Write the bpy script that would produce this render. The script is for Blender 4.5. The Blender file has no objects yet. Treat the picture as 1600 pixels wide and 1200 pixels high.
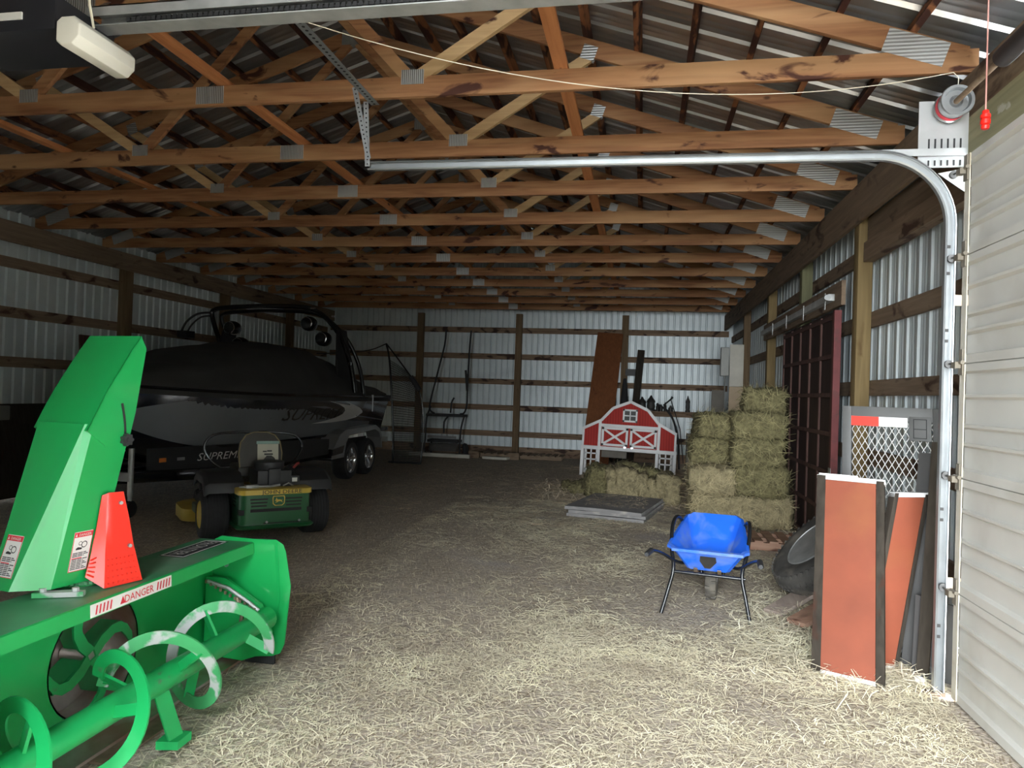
import bpy, bmesh, math, random
from mathutils import Vector, Matrix
random.seed(7)
S = bpy.context.scene
C = S.collection
PI = math.pi
RM = {}


def V(*a):
    return Vector(a)


# ------------------------------------------------------------------ materials
MATS = {}


def _nt(name):
    m = bpy.data.materials.new(name)
    m.use_nodes = True
    n = m.node_tree.nodes
    return m, n, m.node_tree.links, n['Principled BSDF']


def _set(b, k, v):
    if k in b.inputs:
        b.inputs[k].default_value = v


def rgb(c):
    return (c[0], c[1], c[2], 1.0)


def coords(n, l, scale, seed=True):
    tc = n.new('ShaderNodeTexCoord')
    mp = n.new('ShaderNodeMapping')
    mp.inputs['Scale'].default_value = scale
    l.new(tc.outputs['Object'], mp.inputs['Vector'])
    oi = n.new('ShaderNodeObjectInfo')
    mu = n.new('ShaderNodeMath')
    mu.operation = 'MULTIPLY'
    mu.inputs[1].default_value = 40.0
    l.new(oi.outputs['Random'], mu.inputs[0])
    return mp, mu


def noise(n, l, mp, mu, scale, detail=4, dist=0.0):
    t = n.new('ShaderNodeTexNoise')
    t.noise_dimensions = '4D'
    t.inputs['Scale'].default_value = scale
    t.inputs['Detail'].default_value = detail
    t.inputs['Distortion'].default_value = dist
    l.new(mp.outputs['Vector'], t.inputs['Vector'])
    l.new(mu.outputs[0], t.inputs['W'])
    return t


def ramp(n, l, src, stops):
    r = n.new('ShaderNodeValToRGB')
    e = r.color_ramp.elements
    while len(e) < len(stops):
        e.new(0.5)
    for i, (p, c) in enumerate(stops):
        e[i].position = p
        e[i].color = rgb(c) if len(c) == 3 else c
    l.new(src, r.inputs['Fac'])
    return r


def mix(n, l, fac, a, b):
    m = n.new('ShaderNodeMix')
    m.data_type = 'RGBA'
    l.new(fac, m.inputs['Factor'])
    for sock, v in ((m.inputs[6], a), (m.inputs[7], b)):
        if isinstance(v, tuple):
            sock.default_value = rgb(v)
        else:
            l.new(v, sock)
    return m.outputs[2]


def bump(n, l, b, h, strength, dist=0.01):
    k = n.new('ShaderNodeBump')
    k.inputs['Strength'].default_value = strength
    k.inputs['Distance'].default_value = dist
    l.new(h, k.inputs['Height'])
    l.new(k.outputs['Normal'], b.inputs['Normal'])


def plain(name, col, rough=0.5, metal=0.0, var=0.12, scale=6.0, bmp=0.0, bscale=60, coat=0.0, dirt=None, dscale=3.0, damt=(0.55, 0.7)):
    m, n, l, b = _nt(name)
    mp, mu = coords(n, l, (1, 1, 1))
    t = noise(n, l, mp, mu, scale)
    lo = tuple(max(0, c * (1 - var)) for c in col)
    hi = tuple(min(1, c * (1 + var)) for c in col)
    r = ramp(n, l, t.outputs['Fac'], [(0.3, lo), (0.7, hi)])
    out = r.outputs['Color']
    if dirt:
        t2 = noise(n, l, mp, mu, dscale, 6, 0.4)
        k = ramp(n, l, t2.outputs['Fac'], [(damt[0], (0, 0, 0)), (damt[1], (1, 1, 1))])
        out = mix(n, l, k.outputs['Color'], out, dirt)
    l.new(out, b.inputs['Base Color'])
    _set(b, 'Roughness', rough)
    _set(b, 'Metallic', metal)
    _set(b, 'Coat Weight', coat)
    _set(b, 'Coat Roughness', 0.08)
    if bmp:
        t3 = noise(n, l, mp, mu, bscale, 3)
        bump(n, l, b, t3.outputs['Fac'], bmp, 0.004)
    MATS[name] = m
    return m


def wood(name, axis, c1, c2, stain=(0.06, 0.02, 0.012), st=(0.62, 0.68), rough=0.75, knots=True, spec=0.3, pale=None):
    m, n, l, b = _nt(name)
    sc = [9.0, 9.0, 9.0]
    sc[axis] = 0.55
    mp, mu = coords(n, l, tuple(sc))
    g = noise(n, l, mp, mu, 3.0, 6, 0.6)
    r = ramp(n, l, g.outputs['Fac'], [(0.32, c1), (0.68, c2)])
    out = r.outputs['Color']
    sc2 = [4.0, 4.0, 4.0]
    sc2[axis] = 1.6
    mp2, mu2 = coords(n, l, tuple(sc2))
    s = noise(n, l, mp2, mu2, 1.5, 5, 0.8)
    if pale:
        sc4 = [2.0, 2.0, 2.0]
        sc4[axis] = 0.35
        mp4, mu4 = coords(n, l, tuple(sc4))
        s4 = noise(n, l, mp4, mu4, 1.6, 3, 0.5)
        k4 = ramp(n, l, s4.outputs['Fac'], [(0.48, (0, 0, 0)), (0.66, (0.8, 0.8, 0.8))])
        out = mix(n, l, k4.outputs['Color'], out, pale)
    k = ramp(n, l, s.outputs['Fac'], [(st[0], (0, 0, 0)), (st[1], (1, 1, 1))])
    out = mix(n, l, k.outputs['Color'], out, stain)
    if knots:
        sc3 = [9.0, 9.0, 9.0]
        sc3[axis] = 5.0
        mp3, mu3 = coords(n, l, tuple(sc3))
        vo = n.new('ShaderNodeTexVoronoi')
        vo.voronoi_dimensions = '4D'
        vo.inputs['Scale'].default_value = 0.9
        l.new(mp3.outputs['Vector'], vo.inputs['Vector'])
        l.new(mu3.outputs[0], vo.inputs['W'])
        k2 = ramp(n, l, vo.outputs['Distance'], [(0.07, (1, 1, 1)), (0.16, (0, 0, 0))])
        out = mix(n, l, k2.outputs['Color'], out, tuple(x * 0.45 for x in c1))
    l.new(out, b.inputs['Base Color'])
    _set(b, 'Roughness', rough)
    _set(b, 'Specular IOR Level', spec)
    bump(n, l, b, g.outputs['Fac'], 0.35, 0.006)
    MATS[name] = m
    return m


def striped(name, col, col2, axis, scale, rough=0.4, metal=0.8, bmp=0.6):
    m, n, l, b = _nt(name)
    tc = n.new('ShaderNodeTexCoord')
    w = n.new('ShaderNodeTexWave')
    w.bands_direction = axis
    w.inputs['Scale'].default_value = scale
    w.inputs['Distortion'].default_value = 0.15
    l.new(tc.outputs['Object'], w.inputs['Vector'])
    r = ramp(n, l, w.outputs['Fac'], [(0.3, col2), (0.7, col)])
    l.new(r.outputs['Color'], b.inputs['Base Color'])
    _set(b, 'Roughness', rough)
    _set(b, 'Metallic', metal)
    bump(n, l, b, w.outputs['Fac'], bmp, 0.003)
    MATS[name] = m
    return m


TW = ((0.19, 0.080, 0.034), (0.36, 0.175, 0.078))
wood('truss_x', 0, TW[0], TW[1], st=(0.61, 0.66), pale=(0.46, 0.27, 0.13))
wood('truss_pale', 0, (0.42, 0.27, 0.13), (0.55, 0.37, 0.19), st=(0.68, 0.72))
wood('rat_y', 1, (0.34, 0.125, 0.045), (0.50, 0.21, 0.08), st=(0.66, 0.7))
wood('purlin_y', 1, (0.20, 0.075, 0.03), (0.33, 0.14, 0.06), stain=(0.045, 0.015, 0.01), st=(0.46, 0.52))
wood('girt_x', 0, (0.15, 0.095, 0.06), (0.29, 0.20, 0.13), stain=(0.05, 0.028, 0.02), st=(0.55, 0.62))
wood('girt_y', 1, (0.17, 0.115, 0.075), (0.26, 0.19, 0.13), stain=(0.06, 0.03, 0.02), st=(0.56, 0.64))
wood('beam_y', 1, (0.15, 0.105, 0.07), (0.23, 0.165, 0.11), stain=(0.05, 0.03, 0.02), st=(0.58, 0.68))
wood('post_z', 2, (0.17, 0.118, 0.050), (0.25, 0.178, 0.080), stain=(0.13, 0.08, 0.03), st=(0.62, 0.7))
wood('post_olive', 2, (0.13, 0.13, 0.07), (0.19, 0.185, 0.10), stain=(0.11, 0.08, 0.03), st=(0.62, 0.7))
wood('post_brown', 2, (0.13, 0.085, 0.045), (0.20, 0.135, 0.075), st=(0.64, 0.7))
wood('pallet', 0, (0.20, 0.14, 0.09), (0.30, 0.22, 0.15), st=(0.6, 0.7))
wood('pallet_red', 0, (0.27, 0.15, 0.10), (0.38, 0.24, 0.17), st=(0.6, 0.7))
wood('plank_grey', 1, (0.25, 0.20, 0.17), (0.36, 0.29, 0.24), st=(0.62, 0.7))
wood('board_brown', 2, (0.17, 0.06, 0.022), (0.23, 0.085, 0.03), knots=False, st=(0.66, 0.75))
wood('dark_frame', 2, (0.030, 0.025, 0.020), (0.052, 0.043, 0.034), knots=False, st=(0.62, 0.75), rough=0.9, spec=0.1)
wood('header_olive', 1, (0.22, 0.21, 0.12), (0.31, 0.29, 0.17), stain=(0.42, 0.41, 0.33), st=(0.63, 0.66))
wood('slide_dark', 2, (0.022, 0.012, 0.010), (0.042, 0.022, 0.018), stain=(0.012, 0.008, 0.007))
wood('slide_frame', 2, (0.055, 0.027, 0.022), (0.10, 0.050, 0.040), stain=(0.03, 0.014, 0.012), knots=False)

plain('steel_wall', (0.62, 0.68, 0.69), 0.45, 0.20, 0.06, 3, dirt=(0.54, 0.59, 0.61), dscale=1.2)
plain('steel_roof', (0.42, 0.43, 0.44), 0.34, 0.85, 0.12, 2.5)
plain('galv', (0.38, 0.40, 0.41), 0.36, 0.75, 0.10, 8)
plain('galv_dull', (0.45, 0.46, 0.45), 0.5, 0.6, 0.18, 9)
plain('galv_white', (0.42, 0.43, 0.43), 0.4, 0.35, 0.08, 9)
plain('door_panel', (0.56, 0.55, 0.51), 0.5, 0.0, 0.05, 3, dirt=(0.47, 0.45, 0.40), dscale=2.5, damt=(0.5, 0.75))
plain('door_stile', (0.53, 0.49, 0.40), 0.5, 0.0, 0.10, 5, dirt=(0.40, 0.34, 0.24), dscale=6)
plain('rust_metal', (0.30, 0.22, 0.16), 0.6, 0.5, 0.3, 14)
plain('black_gloss', (0.012, 0.013, 0.015), 0.22, 0.0, 0.1, 5)
plain('black_matte', (0.016, 0.016, 0.017), 0.7, 0.0, 0.2, 7)
plain('black_plastic', (0.028, 0.029, 0.031), 0.55, 0.0, 0.15, 7, bmp=0.15, bscale=150)
plain('rubber', (0.022, 0.022, 0.024), 0.8, 0.0, 0.2, 12, bmp=0.3, bscale=90)
plain('rubber_dusty', (0.06, 0.056, 0.05), 0.85, 0.0, 0.3, 9, dirt=(0.17, 0.15, 0.12), dscale=4, damt=(0.5, 0.68))
plain('tube_dark', (0.035, 0.03, 0.03), 0.55, 0.2, 0.2, 7)
plain('red_plastic', (0.80, 0.02, 0.012), 0.35, 0.0, 0.05, 4)
plain('red_guard', (0.86, 0.028, 0.012), 0.3, 0.0, 0.04, 4, coat=0.3)
plain('red_paint', (0.42, 0.05, 0.04), 0.6, 0.0, 0.12, 12, dirt=(0.28, 0.035, 0.03), dscale=8)
plain('maroon', (0.15, 0.030, 0.030), 0.65, 0.0, 0.2, 8, dirt=(0.09, 0.03, 0.025), dscale=10)
plain('white_paint', (0.74, 0.74, 0.73), 0.5, 0.0, 0.05, 8)
plain('white_pvc', (0.72, 0.72, 0.70), 0.4, 0.0, 0.05, 8)
plain('white_board', (0.60, 0.57, 0.49), 0.7, 0.0, 0.08, 5)
plain('tan_board', (0.52, 0.40, 0.27), 0.8, 0.0, 0.10, 5)
plain('grey_box', (0.24, 0.24, 0.22), 0.5, 0.3, 0.08, 6)
plain('ply_grey', (0.17, 0.155, 0.13), 0.8, 0.0, 0.15, 6)
plain('opener_white', (0.78, 0.75, 0.66), 0.45, 0.0, 0.03, 3)
plain('opener_black', (0.018, 0.019, 0.024), 0.4, 0.0, 0.1, 3)
plain('cord_white', (0.72, 0.66, 0.52), 0.8)
plain('cord_pink', (0.62, 0.30, 0.26), 0.8)
plain('jd_green', (0.010, 0.36, 0.085), 0.32, 0.0, 0.05, 3, coat=0.35, dirt=(0.05, 0.30, 0.12), dscale=1.7, damt=(0.62, 0.85))
plain('jd_green_dusty', (0.06, 0.27, 0.12), 0.45, 0.0, 0.15, 4, dirt=(0.26, 0.31, 0.25), dscale=2.2, damt=(0.5, 0.8))
plain('auger_green', (0.012, 0.37, 0.10), 0.36, 0.0, 0.08, 4, coat=0.2, dirt=(0.12, 0.17, 0.10), dscale=9, damt=(0.64, 0.7))
plain('worn_green', (0.06, 0.36, 0.13), 0.4, 0.1, 0.12, 9, dirt=(0.46, 0.48, 0.47), dscale=7, damt=(0.50, 0.56))
plain('worn_steel', (0.58, 0.52, 0.50), 0.38, 0.75, 0.25, 7, dirt=(0.40, 0.25, 0.19), dscale=3, damt=(0.45, 0.62))
plain('mower_green', (0.018, 0.13, 0.045), 0.3, 0.0, 0.06, 4, coat=0.3)
plain('mower_yellow', (0.80, 0.58, 0.09), 0.35, 0.0, 0.06, 4, coat=0.3)
plain('dull_yellow', (0.62, 0.45, 0.07), 0.5, 0.0, 0.12, 5)
plain('vinyl_seat', (0.062, 0.058, 0.052), 0.6, 0.0, 0.12, 9, bmp=0.2, bscale=200)
plain('seat_piping', (0.30, 0.24, 0.12), 0.55)
plain('paper', (0.64, 0.62, 0.52), 0.6, 0.0, 0.06, 6)
plain('paper_blue', (0.30, 0.47, 0.43), 0.4, 0.0, 0.06, 6)
plain('boat_grey', (0.17, 0.185, 0.20), 0.22, 0.0, 0.06, 2, coat=0.5)
plain('boat_navy', (0.013, 0.016, 0.026), 0.15, 0.0, 0.1, 2, coat=0.5)
plain('boat_black', (0.008, 0.009, 0.012), 0.2, 0.0, 0.1, 2, coat=0.4)
plain('boat_white', (0.70, 0.69, 0.68), 0.25, 0.0, 0.03, 2, coat=0.4)
plain('boat_cover', (0.034, 0.034, 0.033), 0.9, 0.0, 0.18, 3, bmp=0.25, bscale=14)
plain('fender_grey', (0.24, 0.24, 0.24), 0.35, 0.25, 0.08, 4)
plain('chrome', (0.70, 0.70, 0.72), 0.16, 1.0, 0.05, 4)
plain('blue_plastic', (0.02, 0.15, 0.80), 0.32, 0.0, 0.06, 4, dirt=(0.20, 0.28, 0.48), dscale=5, damt=(0.48, 0.72))
plain('orange_panel', (0.21, 0.048, 0.020), 0.75, 0.0, 0.10, 5, dirt=(0.225, 0.066, 0.022), dscale=2.2, bmp=0.5, bscale=22)
plain('gate_grey', (0.10, 0.10, 0.098), 0.55, 0.3, 0.10, 6)
plain('gate_dark', (0.07, 0.068, 0.066), 0.6, 0.3, 0.15, 6)
plain('mesh_wire', (0.47, 0.46, 0.44), 0.45, 0.5, 0.12, 8)
plain('mat_rubber', (0.26, 0.25, 0.245), 0.9, 0.0, 0.14, 8, dirt=(0.46, 0.42, 0.37), dscale=4, bmp=0.4, bscale=60)
plain('hay', (0.165, 0.145, 0.066), 0.95, 0.0, 0.4, 28, dirt=(0.07, 0.058, 0.026), dscale=16, damt=(0.45, 0.68), bmp=1.0, bscale=55)
plain('hay_pale', (0.28, 0.235, 0.13), 0.95, 0.0, 0.35, 28, dirt=(0.12, 0.098, 0.055), dscale=14, damt=(0.48, 0.7), bmp=1.0, bscale=55)
plain('hay_blade', (0.26, 0.23, 0.11), 0.85, 0.0, 0.4, 9)
plain('hay_pale_blade', (0.40, 0.335, 0.19), 0.85, 0.0, 0.4, 9)
plain('hinge_metal', (0.20, 0.175, 0.135), 0.6, 0.3, 0.2, 14)
plain('straw_blade', (0.82, 0.70, 0.52), 0.8, 0.0, 0.35, 2.3)
plain('straw_dull', (0.66, 0.55, 0.40), 0.85, 0.0, 0.35, 2.3)
plain('lens_orange', (0.85, 0.24, 0.04), 0.25)
plain('decal_white', (0.78, 0.77, 0.74), 0.5, 0.0, 0.04, 5)
plain('decal_red', (0.66, 0.03, 0.05), 0.5, 0.0, 0.05, 5)
plain('decal_black', (0.018, 0.018, 0.022), 0.45, 0.0, 0.05, 5)
plain('decal_pink', (0.78, 0.25, 0.22), 0.5, 0.0, 0.05, 5)
plain('tape_red', (0.80, 0.045, 0.03), 0.35, 0.0, 0.04, 5)
plain('glass_dark', (0.05, 0.05, 0.045), 0.6)
plain('lantern', (0.06, 0.055, 0.05), 0.45, 0.4, 0.3, 10)
plain('playhouse_red', (0.33, 0.032, 0.028), 0.55, 0.0, 0.12, 4)
plain('dark_blocker', (0.05, 0.055, 0.045), 0.9, 0.0, 0.2, 2)  # for the added light-blocking box outside the doorway
plain('asphalt', (0.14, 0.13, 0.11), 0.95, 0.0, 0.12, 4)
plain('netting', (0.02, 0.021, 0.023), 0.85, 0.0, 0.2, 7)
striped('plate_v', (0.60, 0.61, 0.60), (0.22, 0.215, 0.20), 'X', 22.0, 0.42, 0.6)
striped('plate_h', (0.50, 0.51, 0.50), (0.30, 0.295, 0.28), 'Z', 14.0, 0.45, 0.6)
striped('red_wood', (0.42, 0.034, 0.026), (0.33, 0.026, 0.020), 'X', 6.0, 0.85, 0.0, 0.25)


def floor_mat():
    m, n, l, b = _nt('dirt_floor')
    mp, mu = coords(n, l, (1, 1, 1))
    a = noise(n, l, mp, mu, 1.1, 8, 0.5)
    base = ramp(n, l, a.outputs['Fac'], [(0.3, (0.26, 0.215, 0.18)), (0.55, (0.37, 0.315, 0.27)), (0.75, (0.44, 0.385, 0.34))])
    out = base.outputs['Color']
    fine = noise(n, l, mp, mu, 38, 6, 0.3)
    f = ramp(n, l, fine.outputs['Fac'], [(0.35, (0.0, 0.0, 0.0)), (0.7, (1, 1, 1))])
    out = mix(n, l, f.outputs['Color'], out, (0.50, 0.43, 0.35))
    hsum = fine.outputs['Fac']
    for i, ang in enumerate((0.1, 0.7, 1.25, 1.9, 2.6)):
        tc = n.new('ShaderNodeTexCoord')
        r = n.new('ShaderNodeMapping')
        r.inputs['Rotation'].default_value = (0, 0, ang)
        r.inputs['Location'].default_value = (i * 3.1, i * 1.7, 0)
        l.new(tc.outputs['Object'], r.inputs['Vector'])
        q = n.new('ShaderNodeMapping')
        q.inputs['Scale'].default_value = (7.0, 105.0, 1)
        l.new(r.outputs['Vector'], q.inputs['Vector'])
        t = n.new('ShaderNodeTexNoise')
        t.inputs['Scale'].default_value = 1.0
        t.inputs['Detail'].default_value = 1.0
        t.inputs['Distortion'].default_value = 0.5
        l.new(q.outputs['Vector'], t.inputs['Vector'])
        k = ramp(n, l, t.outputs['Fac'], [(0.60, (0, 0, 0)), (0.66, (1, 1, 1))])
        out = mix(n, l, k.outputs['Color'], out, [(0.70, 0.62, 0.47), (0.62, 0.54, 0.40), (0.76, 0.68, 0.53), (0.30, 0.24, 0.17), (0.68, 0.60, 0.45)][i])
    # bare trodden patches
    p = noise(n, l, mp, mu, 0.75, 5, 0.9)
    k = ramp(n, l, p.outputs['Fac'], [(0.60, (0, 0, 0)), (0.70, (0.75, 0.75, 0.75))])
    out = mix(n, l, k.outputs['Color'], out, (0.46, 0.415, 0.385))
    l.new(out, b.inputs['Base Color'])
    _set(b, 'Roughness', 0.95)
    _set(b, 'Specular IOR Level', 0.15)
    bump(n, l, b, hsum, 0.7, 0.02)
    MATS['dirt_floor'] = m


floor_mat()


# ------------------------------------------------------------------ geometry
class MB:
    def __init__(s):
        s.v = []
        s.f = []

    def add(s, vs, fs):
        o = len(s.v)
        s.v += [tuple(v) for v in vs]
        s.f += [tuple(i + o for i in f) for f in fs]
        return s

    def box(s, c, d, R=None):
        hx, hy, hz = d[0] / 2, d[1] / 2, d[2] / 2
        vs = [Vector((x, y, z)) for x in (-hx, hx) for y in (-hy, hy) for z in (-hz, hz)]
        if R is not None:
            vs = [R @ v for v in vs]
        c = Vector(c)
        return s.add([v + c for v in vs], [(0, 1, 3, 2), (4, 6, 7, 5), (0, 4, 5, 1), (2, 3, 7, 6), (0, 2, 6, 4), (1, 5, 7, 3)])

    def bx(s, a, b):
        return s.box([(a[i] + b[i]) / 2 for i in range(3)], [abs(b[i] - a[i]) for i in range(3)])

    def beam(s, a, b, w, h, up=(0, 0, 1)):
        a, b = Vector(a), Vector(b)
        d = (b - a).normalized()
        u = Vector(up)
        sd = d.cross(u).normalized()
        u = sd.cross(d).normalized()
        vs = []
        for p in (a, b):
            for i, j in ((-1, -1), (1, -1), (1, 1), (-1, 1)):
                vs.append(p + sd * (w / 2 * i) + u * (h / 2 * j))
        return s.add(vs, [(0, 1, 2, 3), (7, 6, 5, 4), (0, 4, 5, 1), (1, 5, 6, 2), (2, 6, 7, 3), (3, 7, 4, 0)])

    def loft(s, rings, cap=True, loop=False, closed=True):
        n = len(rings[0])
        vs = [p for r in rings for p in r]
        fs = []
        m = len(rings)
        for i in range(m if loop else m - 1):
            a, b = i * n, ((i + 1) % m) * n
            for j in range(n if closed else n - 1):
                k = (j + 1) % n
                fs.append((a + j, a + k, b + k, b + j))
        if cap and not loop:
            fs.append(tuple(range(n)))
            fs.append(tuple(range((m - 1) * n, m * n)))
        return s.add(vs, fs)

    def tube(s, pts, r, n=8, loop=False, cap=True, flat=1.0):
        pts = [Vector(p) for p in pts]
        m = len(pts)
        rs = r if isinstance(r, (list, tuple)) else [r] * m
        tans = []
        for i in range(m):
            a = pts[(i - 1) % m] if (loop or i > 0) else pts[i]
            b = pts[(i + 1) % m] if (loop or i < m - 1) else pts[i]
            tans.append((b - a).normalized())
        t = tans[0]
        ref = Vector((0, 0, 1)) if abs(t.z) < 0.9 else Vector((1, 0, 0))
        u = t.cross(ref).normalized()
        rings = []
        for i in range(m):
            t = tans[i]
            u = (u - t * u.dot(t)).normalized()
            w = t.cross(u)
            rings.append([pts[i] + (u * math.cos(2 * PI * k / n) + w * math.sin(2 * PI * k / n) * flat) * rs[i] for k in range(n)])
        return s.loft(rings, cap, loop)

    def cyl(s, a, b, r, r2=None, n=16):
        return s.tube([a, b], [r, r if r2 is None else r2], n)

    def prism(s, poly, vec):
        n = len(poly)
        vec = Vector(vec)
        vs = [Vector(p) for p in poly] + [Vector(p) + vec for p in poly]
        fs = [tuple(range(n)), tuple(range(2 * n - 1, n - 1, -1))]
        for i in range(n):
            j = (i + 1) % n
            fs.append((i, j, n + j, n + i))
        return s.add(vs, fs)

    def lathe(s, prof, c, axis=(0, 0, 1), n=24, loop=False, cap=True):
        c = Vector(c)
        ax = Vector(axis).normalized()
        ref = Vector((0, 0, 1)) if abs(ax.z) < 0.9 else Vector((1, 0, 0))
        u = ax.cross(ref).normalized()
        w = ax.cross(u)
        rings = [[c + ax * h + (u * math.cos(2 * PI * k / n) + w * math.sin(2 * PI * k / n)) * max(r, 1e-4) for k in range(n)] for r, h in prof]
        return s.loft(rings, cap, loop)

    def ball(s, c, r, n=12, sq=(1, 1, 1)):
        c = Vector(c)
        m = n // 2 + 1
        rings = []
        for i in range(m):
            a = -PI / 2 + PI * (i + 0.001) / (m - 1 + 0.002)
            rings.append([c + Vector((math.cos(a) * math.cos(2 * PI * k / n) * r * sq[0], math.cos(a) * math.sin(2 * PI * k / n) * r * sq[1], math.sin(a) * r * sq[2])) for k in range(n)])
        return s.loft(rings)

    def quad(s, a, b, c, d):
        return s.add([a, b, c, d], [(0, 1, 2, 3)])

    def text(s, body, size, org, xd, yd, shear=0.0, align='CENTER', thick=0.0015, space=1.0, xs=1.0):
        cu = bpy.data.curves.new('t', 'FONT')
        cu.body = body
        cu.size = size
        cu.shear = shear
        cu.space_character = space
        cu.align_x = align
        cu.resolution_u = 2
        ob = bpy.data.objects.new('t', cu)
        C.objects.link(ob)
        dg = bpy.context.evaluated_depsgraph_get()
        dg.update()
        me = bpy.data.meshes.new_from_object(ob.evaluated_get(dg))
        org, xd, yd = Vector(org), Vector(xd).normalized(), Vector(yd).normalized()
        nd = xd.cross(yd)
        vs = [org + xd * (v.co.x * xs) + yd * v.co.y + nd * thick for v in me.vertices]
        fs = [tuple(p.vertices) for p in me.polygons]
        s.add(vs, fs)
        bpy.data.objects.remove(ob)
        bpy.data.curves.remove(cu)
        bpy.data.meshes.remove(me)
        return s

    def xf(s, M):
        s.v = [tuple(M @ Vector(v)) for v in s.v]
        return s

    def build(s, name, mat, parent=None, world=True, bevel=0.0, smooth=True, ang=38, org=None, recalc=True):
        me = bpy.data.meshes.new(name)
        o = bpy.data.objects.new(name, me)
        C.objects.link(o)
        vs = [Vector(v) for v in s.v]
        if parent is not None:
            M = RM[parent.name]
            RM[o.name] = M
            if world:
                Mi = M.inverted()
                vs = [Mi @ v for v in vs]
            o.parent = parent
        else:
            if org is None:
                xs = [v.x for v in vs]
                ys = [v.y for v in vs]
                zs = [v.z for v in vs]
                org = Vector(((min(xs) + max(xs)) / 2, (min(ys) + max(ys)) / 2, min(zs)))
            org = Vector(org)
            vs = [v - org for v in vs]
            o.location = org
            RM[o.name] = Matrix.Translation(org)
        me.from_pydata([tuple(v) for v in vs], [], s.f)
        if recalc or bevel or smooth:
            bm = bmesh.new()
            bm.from_mesh(me)
            if recalc:
                bmesh.ops.recalc_face_normals(bm, faces=bm.faces)
            if bevel:
                es = [e for e in bm.edges if e.is_manifold and e.calc_face_angle(0) > 0.6]
                bmesh.ops.bevel(bm, geom=es, offset=bevel, segments=2, affect='EDGES', profile=0.6, clamp_overlap=True)
            if smooth:
                for f in bm.faces:
                    f.smooth = True
                for e in bm.edges:
                    if (not e.is_manifold) or e.calc_face_angle(0) > math.radians(ang):
                        e.smooth = False
            bm.to_mesh(me)
            bm.free()
        me.materials.append(MATS[mat])
        return o


def T(name, label, cat, loc=(0, 0, 0), rz=0.0, group=None):
    o = bpy.data.objects.new(name, None)
    C.objects.link(o)
    o.empty_display_size = 0.1
    o.location = loc
    o.rotation_euler = (0, 0, rz)
    RM[o.name] = Matrix.Translation(Vector(loc)) @ Matrix.Rotation(rz, 4, 'Z')
    return tag(o, label, cat, group)


def tag(o, label, cat, group=None, kind=None):
    o['label'] = label
    o['category'] = cat
    if group:
        o['group'] = group
    if kind:
        o['kind'] = kind
    return o


def struct(o):
    o['kind'] = 'structure'
    return o


def dup(root, loc, label, group=None, rz=None):
    r = root.copy()
    C.objects.link(r)
    r.location = loc
    if rz is not None:
        r.rotation_euler = (0, 0, rz)
    r['label'] = label
    if group:
        r['group'] = group
    for ch in root.children:
        c = ch.copy()
        C.objects.link(c)
        c.parent = r
        for g in ch.children:
            d = g.copy()
            C.objects.link(d)
            d.parent = c
    return r


def arc(c, r, a0, a1, n, e1, e2):
    c, e1, e2 = Vector(c), Vector(e1), Vector(e2)
    return [c + e1 * (r * math.cos(a0 + (a1 - a0) * i / n)) + e2 * (r * math.sin(a0 + (a1 - a0) * i / n)) for i in range(n + 1)]


ORD = ['first', 'second', 'third', 'fourth', 'fifth', 'sixth', 'seventh', 'eighth', 'ninth', 'tenth', 'eleventh', 'twelfth']
# ------------------------------------------------------------------ the building
XR, XL, CX = 2.08, -8.35, -3.15      # wall sheets, ridge line
YB, YF = 17.76, -1.7                 # back sheet, front wall


def zroof(x):
    return 3.985 + (4.6 - abs(x - CX)) / 3


def rib_profile(a, b, period, off=0.0, minor=True, w=0.063):
    """(along, out) polyline of a ribbed steel sheet between a and b"""
    pts = [(a, 0.0)]
    u = a + off
    while u + 0.065 < b:
        if u > a:
            pts += [(u, 0), (u + w * 0.3, 0.028), (u + w * 0.7, 0.028), (u + w, 0)]
        for k in (0.36, 0.68) if minor else ():
            wm = u + 0.063 + (period - 0.063) * k
            if a < wm and wm + 0.03 < b:
                pts += [(wm, 0), (wm + 0.008, 0.004), (wm + 0.022, 0.004), (wm + 0.03, 0)]
        u += period
    pts.append((b, 0))
    return pts


def sheet(prof, f0, f1, th=0.003):
    """loft a closed thin section between two mapping functions"""
    sec = [(u, o) for u, o in prof] + [(u, o + th) for u, o in reversed(prof)]
    return MB().loft([[f0(u, o) for u, o in sec], [f1(u, o) for u, o in sec]], cap=False)


# floor and yard
g = MB()
g.bx((XL - 0.1, YF, -0.2), (XR + 0.1, YB + 0.1, 0.0))
struct(g.build('floor', 'dirt_floor', smooth=False, org=(0, 8, 0)))
g = MB()
g.bx((-16, -16, -0.2), (14, YF - 0.002, -0.005))
struct(g.build('ground', 'asphalt', smooth=False))

# back wall
p = rib_profile(XL, XR, 0.152, 0.05, False, 0.05)
wb = struct(sheet(p, lambda u, o: V(u, YB + o, 0.05), lambda u, o: V(u, YB + o, 5.45)).build('wall_back', 'steel_wall', org=(-3, YB, 0)))
for zc in (3.17, 2.50, 1.86, 1.20, 0.54):
    MB().bx((XL + 0.1, YB - 0.045, zc - 0.07), (XR - 0.1, YB - 0.004, zc + 0.07)).build('girt', 'girt_x', wb)
MB().bx((XL + 0.1, YB - 0.05, 0.0), (XR - 0.1, YB - 0.004, 0.22)).build('skirt_board', 'girt_x', wb)
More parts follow.
